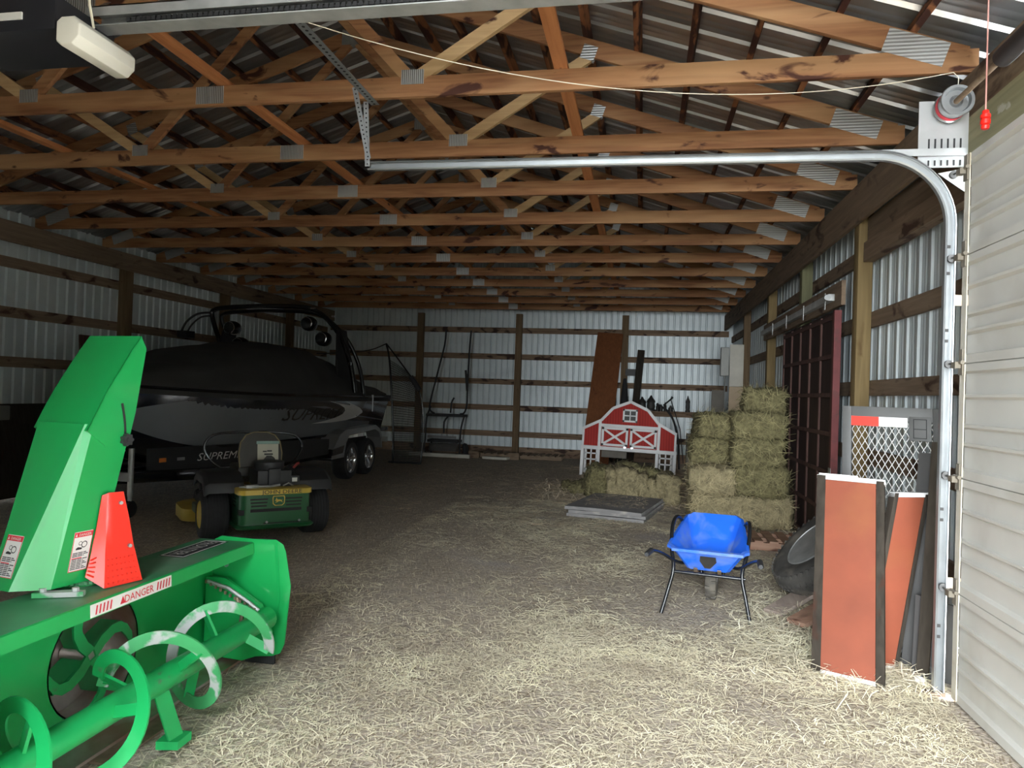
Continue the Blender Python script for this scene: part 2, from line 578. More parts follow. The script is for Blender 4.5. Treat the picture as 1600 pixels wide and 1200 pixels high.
# side walls
p = rib_profile(4.30, YB, 0.229, 0.03)
wr = struct(sheet(p, lambda u, o: V(XR + o, u, 0.03), lambda u, o: V(XR + o, u, 3.9)).build('wall_right', 'steel_wall', org=(XR, 9, 0)))
g = MB().bx((XR - 0.05, YF, 0), (XR, 1.0, 3.9))
g.bx((XR - 0.05, 1.0, 3.32), (XR, 4.29, 3.9))
g.build('front_sheet', 'steel_wall', wr)
p = rib_profile(YF, YB, 0.17, 0.0, False, 0.045)
wl = struct(sheet(p, lambda u, o: V(XL - o, u, 0.03), lambda u, o: V(XL - o, u, 3.9)).build('wall_left', 'steel_wall', org=(XL, 9, 0)))
for zc in (3.10, 2.44, 1.78, 1.14, 0.5):
    MB().bx((XL + 0.004, YF + 0.1, zc - 0.07), (XL + 0.045, YB - 0.1, zc + 0.07)).build('girt', 'girt_y', wl)
MB().bx((XL + 0.19, YF + 0.05, 3.33), (XL + 0.235, YB - 0.1, 3.6)).build('top_plate', 'beam_y', wl)
for zc, y0 in ((3.03, 6.6), (2.38, 4.5), (1.75, 4.5), (1.12, 4.5), (0.5, 4.5)):
    MB().bx((XR - 0.045, y0, zc - 0.07), (XR - 0.004, YB - 0.1, zc + 0.07)).build('girt', 'girt_y', wr)
MB().bx((1.86, YF + 0.05, 3.25), (1.90, YB - 0.1, 3.6)).build('top_plate', 'beam_y', wr)
g = MB().bx((1.97, 4.4, 3.08), (2.03, 6.95, 3.3))
g.build('header_plank', 'beam_y', wr)
MB().bx((1.94, 4.4, 2.90), (2.03, 6.95, 3.075)).build('header_plank', 'girt_y', wr)
MB().bx((1.80, 4.31, 0.0), (2.03, 4.44, 3.24)).build('door_jamb', 'post_brown', wr)
MB().bx((1.76, 1.0, 2.99), (1.82, 4.40, 3.24)).build('door_header', 'header_olive', wr)
# front wall with the open doorway the daylight comes through
DX0, DX1, DZ = -1.45, 1.75, 3.85
g = MB().bx((XL, YF - 0.1, 0), (DX0, YF, 5.5))
g.bx((DX1, YF - 0.1, 0), (XR, YF, 5.5))
g.bx((DX0, YF - 0.1, DZ), (DX1, YF, 5.5))
struct(g.build('wall_front', 'girt_x', smooth=False))

# unseen dark block added outside, keeps doorway daylight off the left side
g = MB().bx((2.3, -16, 0), (9, -1.85, 7.0))
struct(g.build('wall_light_blocker', 'dark_blocker', smooth=False))

# roof: ribbed sheets on both slopes, purlins beneath
p = rib_profile(YF - 0.3, YB + 0.3, 0.305, 0.1)
EV = 5.5
g = sheet(p, lambda u, o: V(CX, u, zroof(CX) + o), lambda u, o: V(CX + EV, u, zroof(CX + EV) + o))
g2 = sheet(p, lambda u, o: V(CX, u, zroof(CX) + o), lambda u, o: V(CX - EV, u, zroof(CX - EV) + o))
g.add(g2.v, g2.f)
roof = struct(g.build('ceiling', 'steel_roof', org=(CX, 9, 3.9)))
for sgn in (1, -1):
    for k in range(12):
        xx = CX + sgn * (4.70 - 0.42 * k)
        if (xx - CX) * sgn < 0.05:
            continue
        zc = zroof(xx) - 0.052
        R = Matrix.Rotation(sgn * math.atan(1 / 3), 3, 'Y')
        MB().box((xx, (YF + YB) / 2, zc), (0.042, YB - YF - 0.15, 0.086), R).build('purlin', 'purlin_y', roof)

# trusses ------------------------------------------------------------
HS = 5.05
YT = [4.64 + 1.22 * k for k in range(11)]
YT0 = 4.64 - 1.22


def zt(dx):          # underside of a top chord
    return 3.74 + (4.6 - abs(dx)) / 3


t0 = T('roof_truss', 'first brown wooden roof truss in full view, nearest the camera', 'roof truss', (CX, YT[0], 3.6), 0, 'roof trusses')
L = lambda dx, z, dy=0.0: V(dx, dy, z - 3.6)
g = MB().box((0, 0, 0.07), (2 * HS, 0.038, 0.14))
g.build('bottom_chord', 'truss_x', t0, world=False, bevel=0.002)
nrm = Vector((0, 1, 0))
for s in (1, -1):
    # top chord as a prism with plumb cuts
    pr = [(0.0, zt(0)), (s * 4.62, zt(4.62)), (s * 5.0, zt(4.62)), (s * 5.0, zt(5.0) + 0.1475), (0.0, zt(0) + 0.1475)]
    g = MB().prism([L(a, b, -0.019) for a, b in pr], (0, 0.038, 0))
    g.build('top_chord', 'truss_x', t0, world=False, bevel=0.002)
    jb = 1.53 * s
    qx = 2.62 * s
    g = MB().beam(L(jb - 0.04 * s, 3.745), L(0.05 * s, zt(0) - 0.02), 0.038, 0.089, (s * 0.7, 0, 0.7))
    g.build('web', 'truss_x', t0, world=False)
    g = MB().beam(L(jb + 0.05 * s, 3.745), L(qx, zt(abs(qx)) - 0.005), 0.038, 0.089, (-s * 0.7, 0, 0.7))
    g.build('web', 'truss_pale', t0, world=False)
    for dy in (-0.0205, 0.0205):
        MB().box(L(jb, 3.735, dy), (0.16, 0.002, 0.10)).build('joint_plate', 'plate_v', t0, world=False)
        R = Matrix.Rotation(s * math.atan(1 / 3), 3, 'Y')
        MB().box(L(4.70 * s, 3.765, dy), (0.36, 0.002, 0.15), R).build('heel_plate', 'plate_h', t0, world=False)
        MB().box(L(qx, zt(abs(qx)) + 0.03, dy), (0.12, 0.002, 0.12), R).build('joint_plate', 'plate_h', t0, world=False)
for dy in (-0.0205, 0.0205):
    MB().box(L(0.0, 3.675, dy), (0.22, 0.002, 0.125)).build('splice_plate', 'plate_v', t0, world=False)
    MB().box(L(0.0, zt(0) + 0.05, dy), (0.26, 0.002, 0.16)).build('joint_plate', 'plate_v', t0, world=False)
for k in range(1, 11):
    lab = 'brown wooden roof truss, %s in full view counting back from the camera' % ORD[k] if k < 10 else 'brown wooden roof truss nearest the back wall, last of the row'
    dup(t0, (CX, YT[k], 3.6), lab, 'roof trusses')
dup(t0, (CX, YT0, 3.6), 'roof truss just peeping in at the top edge behind the opener rail', 'roof trusses')

# long braces laid along the top of the bottom chords
for bxx, w in ((-0.60, 'right'), (-3.05, 'centre'), (-5.5, 'left')):
    g = MB().bx((bxx - 0.045, 3.2, 3.742), (bxx + 0.045, 17.3, 3.78))
    o = g.build('brace_board', 'rat_y', bevel=0.002)
    tag(o, {'right': 'orange brown brace board lying over the truss chords on the playhouse side',
            'centre': 'long brace board lying over the truss chords at mid span',
            'left': 'long brace board lying over the truss chords above the boat'}[w], 'board', 'brace boards over the truss chords')

# posts ---------------------------------------------------------------
for i, (y, m, lab) in enumerate(((6.98, 'post_z', 'thick tan wooden post between the sliding door and the mesh gate'),
                                 (9.35, 'post_olive', 'olive wooden post just above the middle of the sliding door track'),
                                 (11.75, 'post_z', 'tan wooden post at the far end of the sliding door track'),
                                 (14.5, 'post_brown', 'brown wooden post behind the hay, beside the white board'))):
    tag(MB().bx((1.905, y, 0), (2.03, y + 0.15, 3.58)).build('wall_post', m, bevel=0.004), lab, 'post', 'wall posts')
for i, (y, lab) in enumerate(((10.0, 'dark wooden post on the dark wall behind the snowblower chute'),
                              (12.75, 'dark wooden post behind the left leg of the boat tower'),
                              (15.4, 'dark wooden post behind the middle of the boat tower'))):
    tag(MB().bx((XL + 0.05, y, 0), (XL + 0.19, y + 0.16, 3.58)).build('wall_post', 'post_brown', bevel=0.004), lab, 'post', 'wall posts')
for i, (x, lab) in enumerate(((-5.71, 'brown wooden post on the back wall between boat and glider frame'),
                              (-3.13, 'brown wooden post in the middle of the back wall'),
                              (-0.48, 'brown wooden post on the back wall right of the wide brown board'))):
    tag(MB().bx((x - 0.08, YB - 0.18, 0), (x + 0.08, YB - 0.05, 3.58)).build('wall_post', 'post_brown', bevel=0.004), lab, 'post', 'wall posts')

# overhead door in the right wall -------------------------------------------
dz = [0.02, 0.60, 1.22, 1.84, 2.43, 2.985]
d1 = bpy.data.objects.new('door_1', None)
C.objects.link(d1)
struct(d1)
d1.location = (1.72, 2.8, 0)
RM['door_1'] = Matrix.Translation((1.72, 2.8, 0))
DY0, DY1 = 1.28, 4.26
for i in range(5):
    a, b = dz[i], dz[i + 1]
    h = b - a
    pr = [(1.700, a), (1.700, a + 0.045), (1.728, a + 0.055)]
    for fr in (0.30, 0.46, 0.72):
        zc = a + h * fr
        pr += [(1.728, zc - 0.022), (1.706, zc - 0.010), (1.704, zc + 0.004), (1.728, zc + 0.006)]
    pr += [(1.728, b - 0.055), (1.700, b - 0.045), (1.700, b - 0.006), (1.712, b - 0.003), (1.712, b), (1.75, b), (1.75, a)]
    MB().prism([V(x, DY0, z) for x, z in pr], (0, DY1 - DY0, 0)).build('door_section', 'door_panel', d1, ang=20)
    MB().bx((1.694, DY1 - 0.06, a + 0.006), (1.70, DY1 - 0.004, b - 0.006)).build('end_stile', 'door_stile', d1)
MB().bx((1.72, DY0, 0.002), (1.745, DY1, 0.03)).build('bottom_seal', 'galv_dull', d1)
for z in dz[1:5] + [2.90]:
    hg = MB()
    hg.box((1.688, DY1 - 0.03, z - 0.035), (0.006, 0.05, 0.06))
    hg.box((1.688, DY1 - 0.03, z + 0.045), (0.006, 0.04, 0.06))
    hg.cyl((1.683, DY1 - 0.065, z + 0.004), (1.683, DY1 + 0.005, z + 0.004), 0.011, n=10)
    hg.box((1.672, DY1 - 0.01, z - 0.01), (0.03, 0.05, 0.034))
    hgo = hg.build('hinge', 'hinge_metal', d1)
    r_ = MB().cyl((1.668, DY1 - 0.03, z), (1.668, DY1 + 0.08, z), 0.006, n=8)
    r_.cyl((1.668, DY1 + 0.065, z), (1.668, DY1 + 0.085, z), 0.022, n=16)
    r_.build('roller', 'gate_dark', hgo)

# door track: vertical, curved, level
tr = T('door_track', 'bright galvanized overhead door track beside the white sectional door', 'door track', (1.66, 4.34, 0))


def track_ring(pt, nrm_):
    """C channel section; nrm_ points to the inside of the bend, y is the channel depth"""
    yv = V(0, 1, 0)
    sec = [(-0.028, -0.018), (-0.028, 0.014), (0.028, 0.014), (0.028, -0.018), (0.020, -0.024), (0.018, -0.018), (0.023, -0.014), (0.023, 0.010), (-0.023, 0.010), (-0.023, -0.014), (-0.018, -0.018), (-0.020, -0.024)]
    return [pt + nrm_ * a + yv * b for a, b in sec]


YTK = 4.345
pts = [(V(1.66, YTK, 0.02), V(-1, 0, 0)), (V(1.66, YTK, 2.62), V(-1, 0, 0))]
MB().loft([track_ring(p_, n_) for p_, n_ in pts]).build('vertical_rail', 'galv', tr, ang=25)
rings = []
for i in range(15):
    a = PI / 2 * i / 14
    c0 = V(1.26, YTK, 2.62)
    d_ = V(math.cos(a), 0, math.sin(a))
    rings.append(track_ring(c0 + d_ * 0.40, -d_))
MB().loft(rings).build('curved_rail', 'galv', tr, ang=25)
MB().loft([track_ring(V(1.26, YTK, 3.02), V(0, 0, -1)), track_ring(V(-1.80, YTK, 3.035), V(0, 0, -1))]).build('level_rail', 'galv', tr, ang=25)
MB().bx((1.30, YTK + 0.016, 3.02), (1.74, YTK + 0.024, 3.06)).build('track_brace', 'galv_white', tr)
for z in (0.62, 2.2):
    MB().bx((1.67, YTK + 0.015, z - 0.03), (1.80, YTK + 0.02, z + 0.03)).build('bracket', 'rust_metal', tr)
bt = MB()
for z in (0.32, 0.38, 0.97, 1.03, 1.97, 2.03, 2.35, 2.5):
    bt.box((1.66, YTK + 0.008, z), (0.016, 0.008, 0.016))
bt.build('bolt_heads', 'gate_dark', tr)
MB().bx((1.58, YTK - 0.03, 0.0), (1.69, YTK + 0.03, 0.018)).build('foot', 'rust_metal', tr)

# bearing plate with cable drum and shaft
bp = T('bearing_plate', 'slotted galvanized bearing plate with cable drum above the overhead door corner', 'bracket', (1.63, 4.40, 2.97))
pl = MB().bx((1.50, 4.39, 2.96), (1.76, 4.398, 3.34))
pl.build('plate', 'galv_white', bp)
sl = MB()
for k in range(6):
    sl.box((1.555 + 0.033 * k, 4.388, 3.08), (0.008, 0.006, 0.085))
    sl.box((1.555 + 0.033 * k, 4.388, 2.985), (0.008, 0.006, 0.03))
sl.build('slots', 'black_matte', bp)
dr = MB().lathe([(0.02, -0.045), (0.03, -0.055), (0.035, -0.045), (0.062, -0.045), (0.068, -0.07), (0.084, -0.07), (0.088, -0.06), (0.078, -0.05), (0.078, 0.03), (0.086, 0.04), (0.083, 0.05), (0.02, 0.05)], (1.645, 4.31, 3.285), (0, 1, 0), 28)
dro = dr.build('cable_drum', 'galv', bp)
MB().lathe([(0.0795, 0.0), (0.0805, 0.0), (0.0805, 0.03), (0.0795, 0.03)], (1.645, 4.31, 3.285), (0, 1, 0), 28, loop=True).build('red_mark', 'decal_red', dro)
MB().cyl((1.645, 1.3, 3.285), (1.645, 4.42, 3.285), 0.0155, n=12).build('shaft', 'pallet', bp)
gus = MB().prism([(1.60, 4.37, 2.92), (1.76, 4.37, 2.95), (1.76, 4.37, 2.80)], (0, 0.006, 0))
gus.build('corner_bracket', 'galv_dull', bp)
o = MB().lathe([(0.034, 0), (0.047, 0), (0.047, 2.4), (0.034, 2.4)], (1.645, 1.35, 3.285), (0, 1, 0), 20, loop=True).build('torsion_spring', 'tube_dark')
tag(o, 'dark torsion spring tube above the overhead door', 'spring')

# opener
op = T('door_opener', 'black and white door opener hanging under the trusses', 'door opener', (-2.55, 2.85, 3.05))
b = MB().bx((-3.12, 2.60, 3.085), (-2.52, 2.95, 3.24))
b.build('motor_housing', 'opener_black', op, bevel=0.015)
for xs_ in (-2.95, -2.6):
    MB().beam((xs_, 2.93, 3.23), (xs_, 3.39, 3.66), 0.003, 0.035, (1, 0, 0)).build('hanging_strap', 'galv', op)
pr = [(-2.515, 3.035), (-2.49, 3.015), (-2.43, 3.015), (-2.395, 3.05), (-2.395, 3.105), (-2.43, 3.14), (-2.49, 3.14), (-2.515, 3.12)]
lens = MB().loft([[V(-2.455 + (x + 2.455) * k, y, 3.078 + (z - 3.078) * k) for x, z in pr] for y, k in ((2.60, 0.9), (2.61, 1.0), (2.93, 1.0), (2.94, 0.9))])
lens.build('lamp_cover', 'opener_white', op, bevel=0.003)
MB().bx((-2.86, 2.592, 3.135), (-2.68, 2.60, 3.165)).build('label_plate', 'decal_white', op)
MB().tube([(-3.10, 2.59, 3.14), (-3.0, 2.585, 3.135), (-2.93, 2.59, 3.148), (-2.86, 2.592, 3.15)], 0.007, 6).build('wire', 'cord_pink', op)
MB().tube([(-2.47, 2.76, 3.165), (-2.46, 2.72, 3.25), (-2.49, 2.74, 3.36), (-2.40, 2.8, 3.5)], 0.006, 6).build('cable', 'cord_white', op)
rl = T('opener_rail', 'long steel opener rail with drive chain running to the overhead door', 'rail', (-0.4, 2.85, 3.25))
g = MB()
g.bx((-2.55, 2.80, 3.285), (1.6, 2.90, 3.291))
g.bx((-2.55, 2.80, 3.245), (1.6, 2.806, 3.291))
g.bx((-2.55, 2.894, 3.21), (1.6, 2.90, 3.291))
g.bx((-2.55, 2.81, 3.205), (1.6, 2.90, 3.211))
g.build('channel', 'galv_dull', rl)
ch = MB()
for k in range(150):
    xx = -2.35 + k * 0.026
    ch.box((xx, 2.83, 3.232), (0.017, 0.016, 0.020))
ch.bx((-2.35, 2.828, 3.226), (1.5, 2.836, 3.236))
ch.build('chain', 'black_matte', rl)

# perforated hanger
ha = T('track_hanger', 'perforated galvanized angle iron hanger holding up the free end of the door track', 'hanger', (-1.72, 4.2, 3.06))


def perf(a, b, w, n_, nm, up, par=ha):
    a, b = Vector(a), Vector(b)
    d_ = (b - a).normalized()
    q = MB().beam(a, b, 0.003, w, up)
    o_ = q.build(nm, 'galv', par)
    h_ = MB()
    u_ = Vector(up)
    sd = d_.cross(u_).normalized()
    for k in range(n_):
        c_ = a.lerp(b, (k + 0.5) / n_)
        for s_ in (-1, 1):
            h_.cyl(c_ + sd * (0.0012 * s_), c_ + sd * (0.0024 * s_), w * 0.16, n=8)
    h_.build('hole_pattern', 'black_matte', o_)


perf((-1.735, 2.5, 3.40), (-1.735, 4.26, 3.40), 0.055, 46, 'angle_leg', (1, 0, 0))
perf((-1.762, 2.5, 3.428), (-1.762, 4.26, 3.428), 0.055, 46, 'angle_leg', (0, 0, 1))
perf((-1.86, 4.215, 3.50), (-1.785, 4.30, 3.07), 0.034, 16, 'strap', (1, 0, 0))
perf((-1.795, 4.25, 3.42), (-1.80, 4.325, 3.03), 0.034, 14, 'strap', (1, 0, 0))

# cords
pts = [V(-1.62, 3.05, 3.3)]
A, B = V(-1.62, 3.05, 3.30), V(1.62, 4.25, 3.44)
pts = [A.lerp(B, t / 24) + V(0, 0, -0.22 * 4 * (t / 24) * (1 - t / 24)) for t in range(25)]
pts += [V(1.655, 4.27, 3.42), V(1.655, 4.28, 3.32)]
tag(MB().tube(pts, 0.0022, 6).build('cord', 'cord_white'), 'thin white cord sagging under the trusses to the cable drum', 'cord')
pc = T('pull_cord', 'pink pull cord with red knob hanging by the overhead door', 'pull cord', (1.58, 3.76, 3.0))
MB().cyl((1.58, 3.76, 3.0), (1.58, 3.76, 3.9), 0.0035, n=6).build('string', 'cord_pink', pc)
kn = MB().lathe([(0.006, 0.06), (0.014, 0.055), (0.016, 0.045), (0.012, 0.04), (0.022, 0.035), (0.022, 0.02), (0.014, 0.015), (0.022, 0.01), (0.022, -0.01), (0.014, -0.014), (0.020, -0.02), (0.016, -0.034), (0.004, -0.036)], (1.58, 3.76, 2.98), n=18)
kn.build('knob', 'red_plastic', pc)

# sliding door on the inside of the right wall
d2 = bpy.data.objects.new('door_2', None)
C.objects.link(d2)
struct(d2)
d2.location = (1.84, 8.8, 0)
RM['door_2'] = Matrix.Translation((1.84, 8.8, 0))
SY0, SY1, SX = 7.5, 10.15, 1.86
MB().bx((SX, SY0, 0.05), (SX + 0.03, SY1, 2.52)).build('door_leaf', 'slide_dark', d2)
for k in range(6):
    y = SY0 + 0.06 + (SY1 - SY0 - 0.12) * k / 5
    MB().bx((SX - 0.020, y - 0.022, 0.08), (SX - 0.001, y + 0.022, 2.5)).build('stile', 'slide_frame', d2)
for k in range(7):
    z = 0.12 + 2.34 * k / 6
    g = MB()
    for j in range(5):
        ya = SY0 + 0.085 + (SY1 - SY0 - 0.12) * j / 5
        yb = SY0 + 0.035 + (SY1 - SY0 - 0.12) * (j + 1) / 5
        g.bx((SX - 0.020, ya, z - 0.022), (SX - 0.001, yb, z + 0.022))
    g.build('rail', 'slide_frame', d2)
MB().bx((SX - 0.03, SY0 - 0.05, 0.03), (SX + 0.035, SY0 - 0.001, 2.52)).build('edge_board', 'maroon', d2)
MB().bx((SX - 0.035, SY0 - 0.06, 0.9), (SX - 0.028, SY0 + 0.02, 0.96)).build('latch', 'galv', d2)
st = T('sliding_door_track', 'grey box track above the dark sliding door', 'door track', (1.84, 9.6, 2.6))
g = MB().bx((1.80, 7.6, 2.63), (1.865, 11.75, 2.70))
g.build('rail', 'galv_dull', st, bevel=0.006)
MB().bx((1.862, 7.35, 2.56), (1.90, 11.9, 2.80)).build('mounting_board', 'girt_y', st)
for y in (7.7, 8.7, 9.7, 10.7):
    MB().bx((1.795, y, 2.55), (1.80, y + 0.05, 2.72)).build('hanger_strap', 'galv_dull', st)
MB().cyl((1.79, 7.62, 2.66), (1.79, 7.58, 2.66), 0.03, n=14).build('roller', 'galv_white', st)
# utility boards by the hay
o = MB().bx((1.64, 14.40, 1.86), (1.90, 14.44, 2.68)).build('wall_board', 'white_board', bevel=0.004)
tag(o, 'upper white painted board standing on end above the hay bales', 'board')
o = MB().bx((1.64, 14.38, 1.0), (1.90, 14.42, 1.855)).build('wall_board', 'tan_board', bevel=0.004)
tag(o, 'lower tan board standing below the white board behind the hay', 'board')
eb = T('electrical_box', 'grey electrical box on the side of the white board', 'electrical box', (1.55, 14.42, 2.05))
MB().bx((1.47, 14.36, 2.06), (1.62, 14.52, 2.62)).build('case', 'grey_box', eb, bevel=0.006)
MB().bx((1.475, 14.35, 2.08), (1.615, 14.358, 2.60)).build('cover', 'grey_box', eb)
MB().cyl((1.56, 14.42, 1.2), (1.56, 14.42, 2.06), 0.012, n=8).build('conduit', 'grey_box', eb)
o = MB().bx((1.33, 14.55, 0.95), (1.58, 14.58, 1.78)).build('wall_board', 'ply_grey')
tag(o, 'weathered grey plywood board under the electrical box', 'board')
MB().bx((1.36, 14.58, 0.0), (1.50, 14.70, 1.8)).build('backing_post', 'post_brown', o)
# ------------------------------------------------------------------ snowblower (auger axis along y, mouth facing +x)
sb = T('snow_blower', 'green tractor snow blower attachment with tall curved chute and open augers', 'snow blower', (-2.3, 2.8, 0))
XBk = -2.42
Y0b, Y1b = 1.85, 3.75
IC = V(XBk, 2.87, 0.33)
RI = 0.265
N = 48


def rect_ray(a, y0, y1, z0, z1, cy, cz):
    dy, dzz = math.cos(a), math.sin(a)
    t = 1e9
    if abs(dy) > 1e-6:
        t = min(t, ((y1 if dy > 0 else y0) - cy) / dy)
    if abs(dzz) > 1e-6:
        t = min(t, ((z1 if dzz > 0 else z0) - cz) / dzz)
    return cy + dy * t, cz + dzz * t


g = MB()
angs = [2 * PI * k / N for k in range(N)]
for cy_, cz_ in ((Y0b, 0.05), (Y1b, 0.05), (Y0b, 0.69), (Y1b, 0.69)):
    angs.append(math.atan2(cz_ - IC.z, cy_ - IC.y) % (2 * PI))
angs.sort()
r0 = [[V(XBk + dx, IC.y + RI * math.cos(a), IC.z + RI * math.sin(a)) for a in angs] for dx in (0, -0.006)]
r1 = [[V(XBk + dx, *rect_ray(a, Y0b, Y1b, 0.05, 0.69, IC.y, IC.z)) for a in angs] for dx in (0, -0.006)]
g.loft([r0[0], r1[0], r1[1], r0[1]], cap=False, loop=True)
g.build('back_panel', 'jd_green', sb)
# impeller drum
g = MB()
g.lathe([(RI, 0.0), (RI, -0.17), (0.03, -0.17), (0.03, -0.178), (RI + 0.008, -0.178), (RI + 0.008, 0.0)], IC, (1, 0, 0), 48, loop=True)
g.build('impeller_drum', 'worn_steel', sb)
fan = MB()
fan.cyl((XBk - 0.165, IC.y, IC.z), (XBk - 0.03, IC.y, IC.z), 0.035, n=16)
fo = fan.build('impeller_hub', 'worn_steel', sb)
for k, a0 in enumerate((0.42, 2.05, 3.6, 5.15)):
    pts = []
    q = MB()
    e1 = V(0, math.cos(a0), math.sin(a0))
    e2 = V(0, -math.sin(a0), math.cos(a0))
    prof = [(0.02, 0.02), (0.08, 0.035), (0.15, 0.035), (0.20, 0.02), (0.232, -0.012), (0.245, -0.055), (0.235, -0.085), (0.215, -0.08), (0.205, -0.05), (0.19, -0.02), (0.15, -0.002), (0.08, -0.005), (0.02, -0.02)]
    q.prism([IC + V(-0.02, 0, 0) + e1 * u + e2 * (w * 1.35) for u, w in prof], (-0.012, 0, 0))
    q.beam(IC + V(-0.095, 0, 0) + e1 * 0.03, IC + V(-0.095, 0, 0) + e1 * 0.225, 0.12, 0.008, e2)
    q.build('paddle', 'auger_green', fo)
# top deck, lip and decals
MB().bx((-2.50, Y0b, 0.685), (-2.172, Y1b - 0.004, 0.692)).build('top_deck', 'jd_green_dusty', sb)
MB().prism([(-2.172, Y0b, 0.692), (-2.164, Y0b, 0.688), (-2.160, Y0b, 0.628), (-2.168, Y0b, 0.628), (-2.172, Y0b, 0.68)], (0, Y1b - Y0b - 0.004, 0)).build('front_lip', 'jd_green', sb)
ld = MB().prism([(-2.1595, 2.52, 0.632), (-2.1595, 3.02, 0.632), (-2.1625, 3.02, 0.684), (-2.1625, 2.52, 0.684)], (0.001, 0, 0))
ldo = ld.build('lip_decal', 'decal_white', sb)
q = MB()
q.text('DANGER', 0.046, (-2.1575, 2.80, 0.642), (0, 1, 0), (-0.05, 0, 1))
for k in range(5):
    for y in (2.545, 2.915):
        q.prism([(-2.158, y + 0.02 * k, 0.64), (-2.158, y + 0.02 * k + 0.007, 0.64), (-2.1595, y + 0.02 * k + 0.014, 0.676), (-2.1595, y + 0.02 * k + 0.007, 0.676)], (0.0008, 0, 0))
q.prism([(-2.158, 2.685, 0.642), (-2.158, 2.715, 0.642), (-2.1592, 2.70, 0.674)], (0.0008, 0, 0))
q.build('lettering', 'decal_red', ldo)
fd = MB().bx((-2.44, 3.30, 0.692), (-2.30, 3.71, 0.6935)).build('name_decal', 'decal_black', sb)
q = MB()
q.bx((-2.435, 3.31, 0.6935), (-2.43, 3.70, 0.6945)).bx((-2.31, 3.31, 0.6935), (-2.305, 3.70, 0.6945))
q.bx((-2.435, 3.31, 0.6935), (-2.305, 3.316, 0.6945)).bx((-2.435, 3.694, 0.6935), (-2.305, 3.70, 0.6945))
q.text('FRONTIER', 0.095, (-2.405, 3.505, 0.694), (0, -1, 0), (1, 0, 0), xs=0.78)
q.build('lettering', 'decal_white', fd)
# end plates
sp = [(-2.42, 0.69), (-2.37, 0.715), (-2.17, 0.71), (-2.03, 0.715), (-1.985, 0.69), (-1.968, 0.65), (-1.93, 0.46), (-1.955, 0.13), (-1.98, 0.075), (-2.03, 0.055), (-2.24, 0.03), (-2.42, 0.03)]
e1_ = MB().prism([V(x, Y1b, z) for x, z in sp], (0, 0.007, 0)).build('end_plate', 'jd_green', sb, bevel=0.0015)
MB().prism([V(x, Y0b - 0.007, z) for x, z in sp], (0, 0.007, 0)).build('end_plate', 'jd_green', sb)
bl = MB()
for x, z in ((-2.06, 0.09), (-2.2, 0.09), (-2.33, 0.55)):
    bl.cyl((x, Y1b - 0.012, z), (x, Y1b, z), 0.012, n=6)
bl.build('bolts', 'galv', e1_)
MB().prism([(-2.02, Y1b - 0.003, 0.70), (-1.99, Y1b - 0.003, 0.40), (-2.0, Y1b - 0.003, 0.30), (-2.035, Y1b - 0.003, 0.70)], (0, 0.002, 0)).build('fold', 'jd_green', e1_)
# inner chain guard plate and chain
cg = MB().prism([(-2.40, 3.66, 0.50), (-2.28, 3.66, 0.50), (-2.06, 3.66, 0.37), (-1.99, 3.66, 0.22), (-2.03, 3.66, 0.10), (-2.16, 3.66, 0.05), (-2.40, 3.66, 0.06)], (0, 0.02, 0)).build('chain_guard', 'jd_green', sb)
MB().tube([(-2.38, 3.64, 0.48), (-2.25, 3.645, 0.45), (-2.12, 3.645, 0.38), (-2.03, 3.645, 0.32)], 0.011, 6).build('chain', 'galv_dull', cg)
ch = MB()
for k in range(12):
    p = V(-2.38, 3.632, 0.48).lerp(V(-2.05, 3.632, 0.335), k / 11)
    ch.box(p, (0.012, 0.008, 0.018))
ch.tube([(-2.2, 3.648, 0.40), (-2.16, 3.648, 0.33), (-2.17, 3.648, 0.25)], 0.011, 6)
ch.build('chain_links', 'rust_metal', cg)
MB().cyl((-2.02, 3.55, 0.30), (-2.02, 3.66, 0.30), 0.05, 0.062, 20).build('bearing_hub', 'jd_green', sb)
# lower scraper and shoe
MB().prism([(-2.42, Y0b, 0.05), (-2.30, Y0b, 0.022), (-2.20, Y0b, 0.018), (-2.20, Y0b, 0.032), (-2.30, Y0b, 0.038), (-2.42, Y0b, 0.075)], (0, Y1b - Y0b, 0)).build('scraper_bar', 'worn_steel', sb)
MB().bx((-2.2, Y1b + 0.008, 0.004), (-2.02, Y1b + 0.03, 0.10)).build('skid_shoe', 'black_matte', sb, bevel=0.004)
MB().bx((-2.42, 2.60, 0.005), (-2.10, 3.05, 0.015)).build('rust_tray', 'rust_metal', sb)
# augers
AX, AZ = -2.02, 0.30
tb = MB().cyl((AX, 1.86, AZ), (AX, 3.66, AZ), 0.054, n=24)
tbo = tb.build('auger_shaft', 'auger_green', sb)


def ribbon(y0, pitch, a0, turns, mat_, sg=1, ri=0.160, ro=0.215, nm='auger_flight'):
    m = int(40 * turns)
    rings = []
    for i in range(m + 1):
        a = a0 + sg * 2 * PI * turns * i / m
        y = y0 + pitch * turns * i / m
        e = V(math.cos(a), 0, math.sin(a))
        c = V(AX, y, AZ)
        rings.append([c + e * ri + V(0, -0.005, 0), c + e * ro + V(0, -0.005, 0), c + e * ro + V(0, 0.005, 0), c + e * ri + V(0, 0.005, 0)])
    o_ = MB().loft(rings).build(nm, mat_, sb, ang=30)
    k = 0
    n_sp = max(2, int(turns * 3 + 0.01))
    for k in range(n_sp + 1):
        t = min(1.0, k / n_sp)
        a = a0 + sg * 2 * PI * turns * t
        y = y0 + pitch * turns * t
        e = V(math.cos(a), 0, math.sin(a))
        q_ = MB().beam(V(AX, y + 0.012, AZ) + e * 0.04, V(AX, y + 0.012, AZ) + e * 0.185, 0.012, 0.045, V(-math.sin(a), 0.6, math.cos(a)))
        q_.build('spoke', 'auger_green', o_)
    return o_


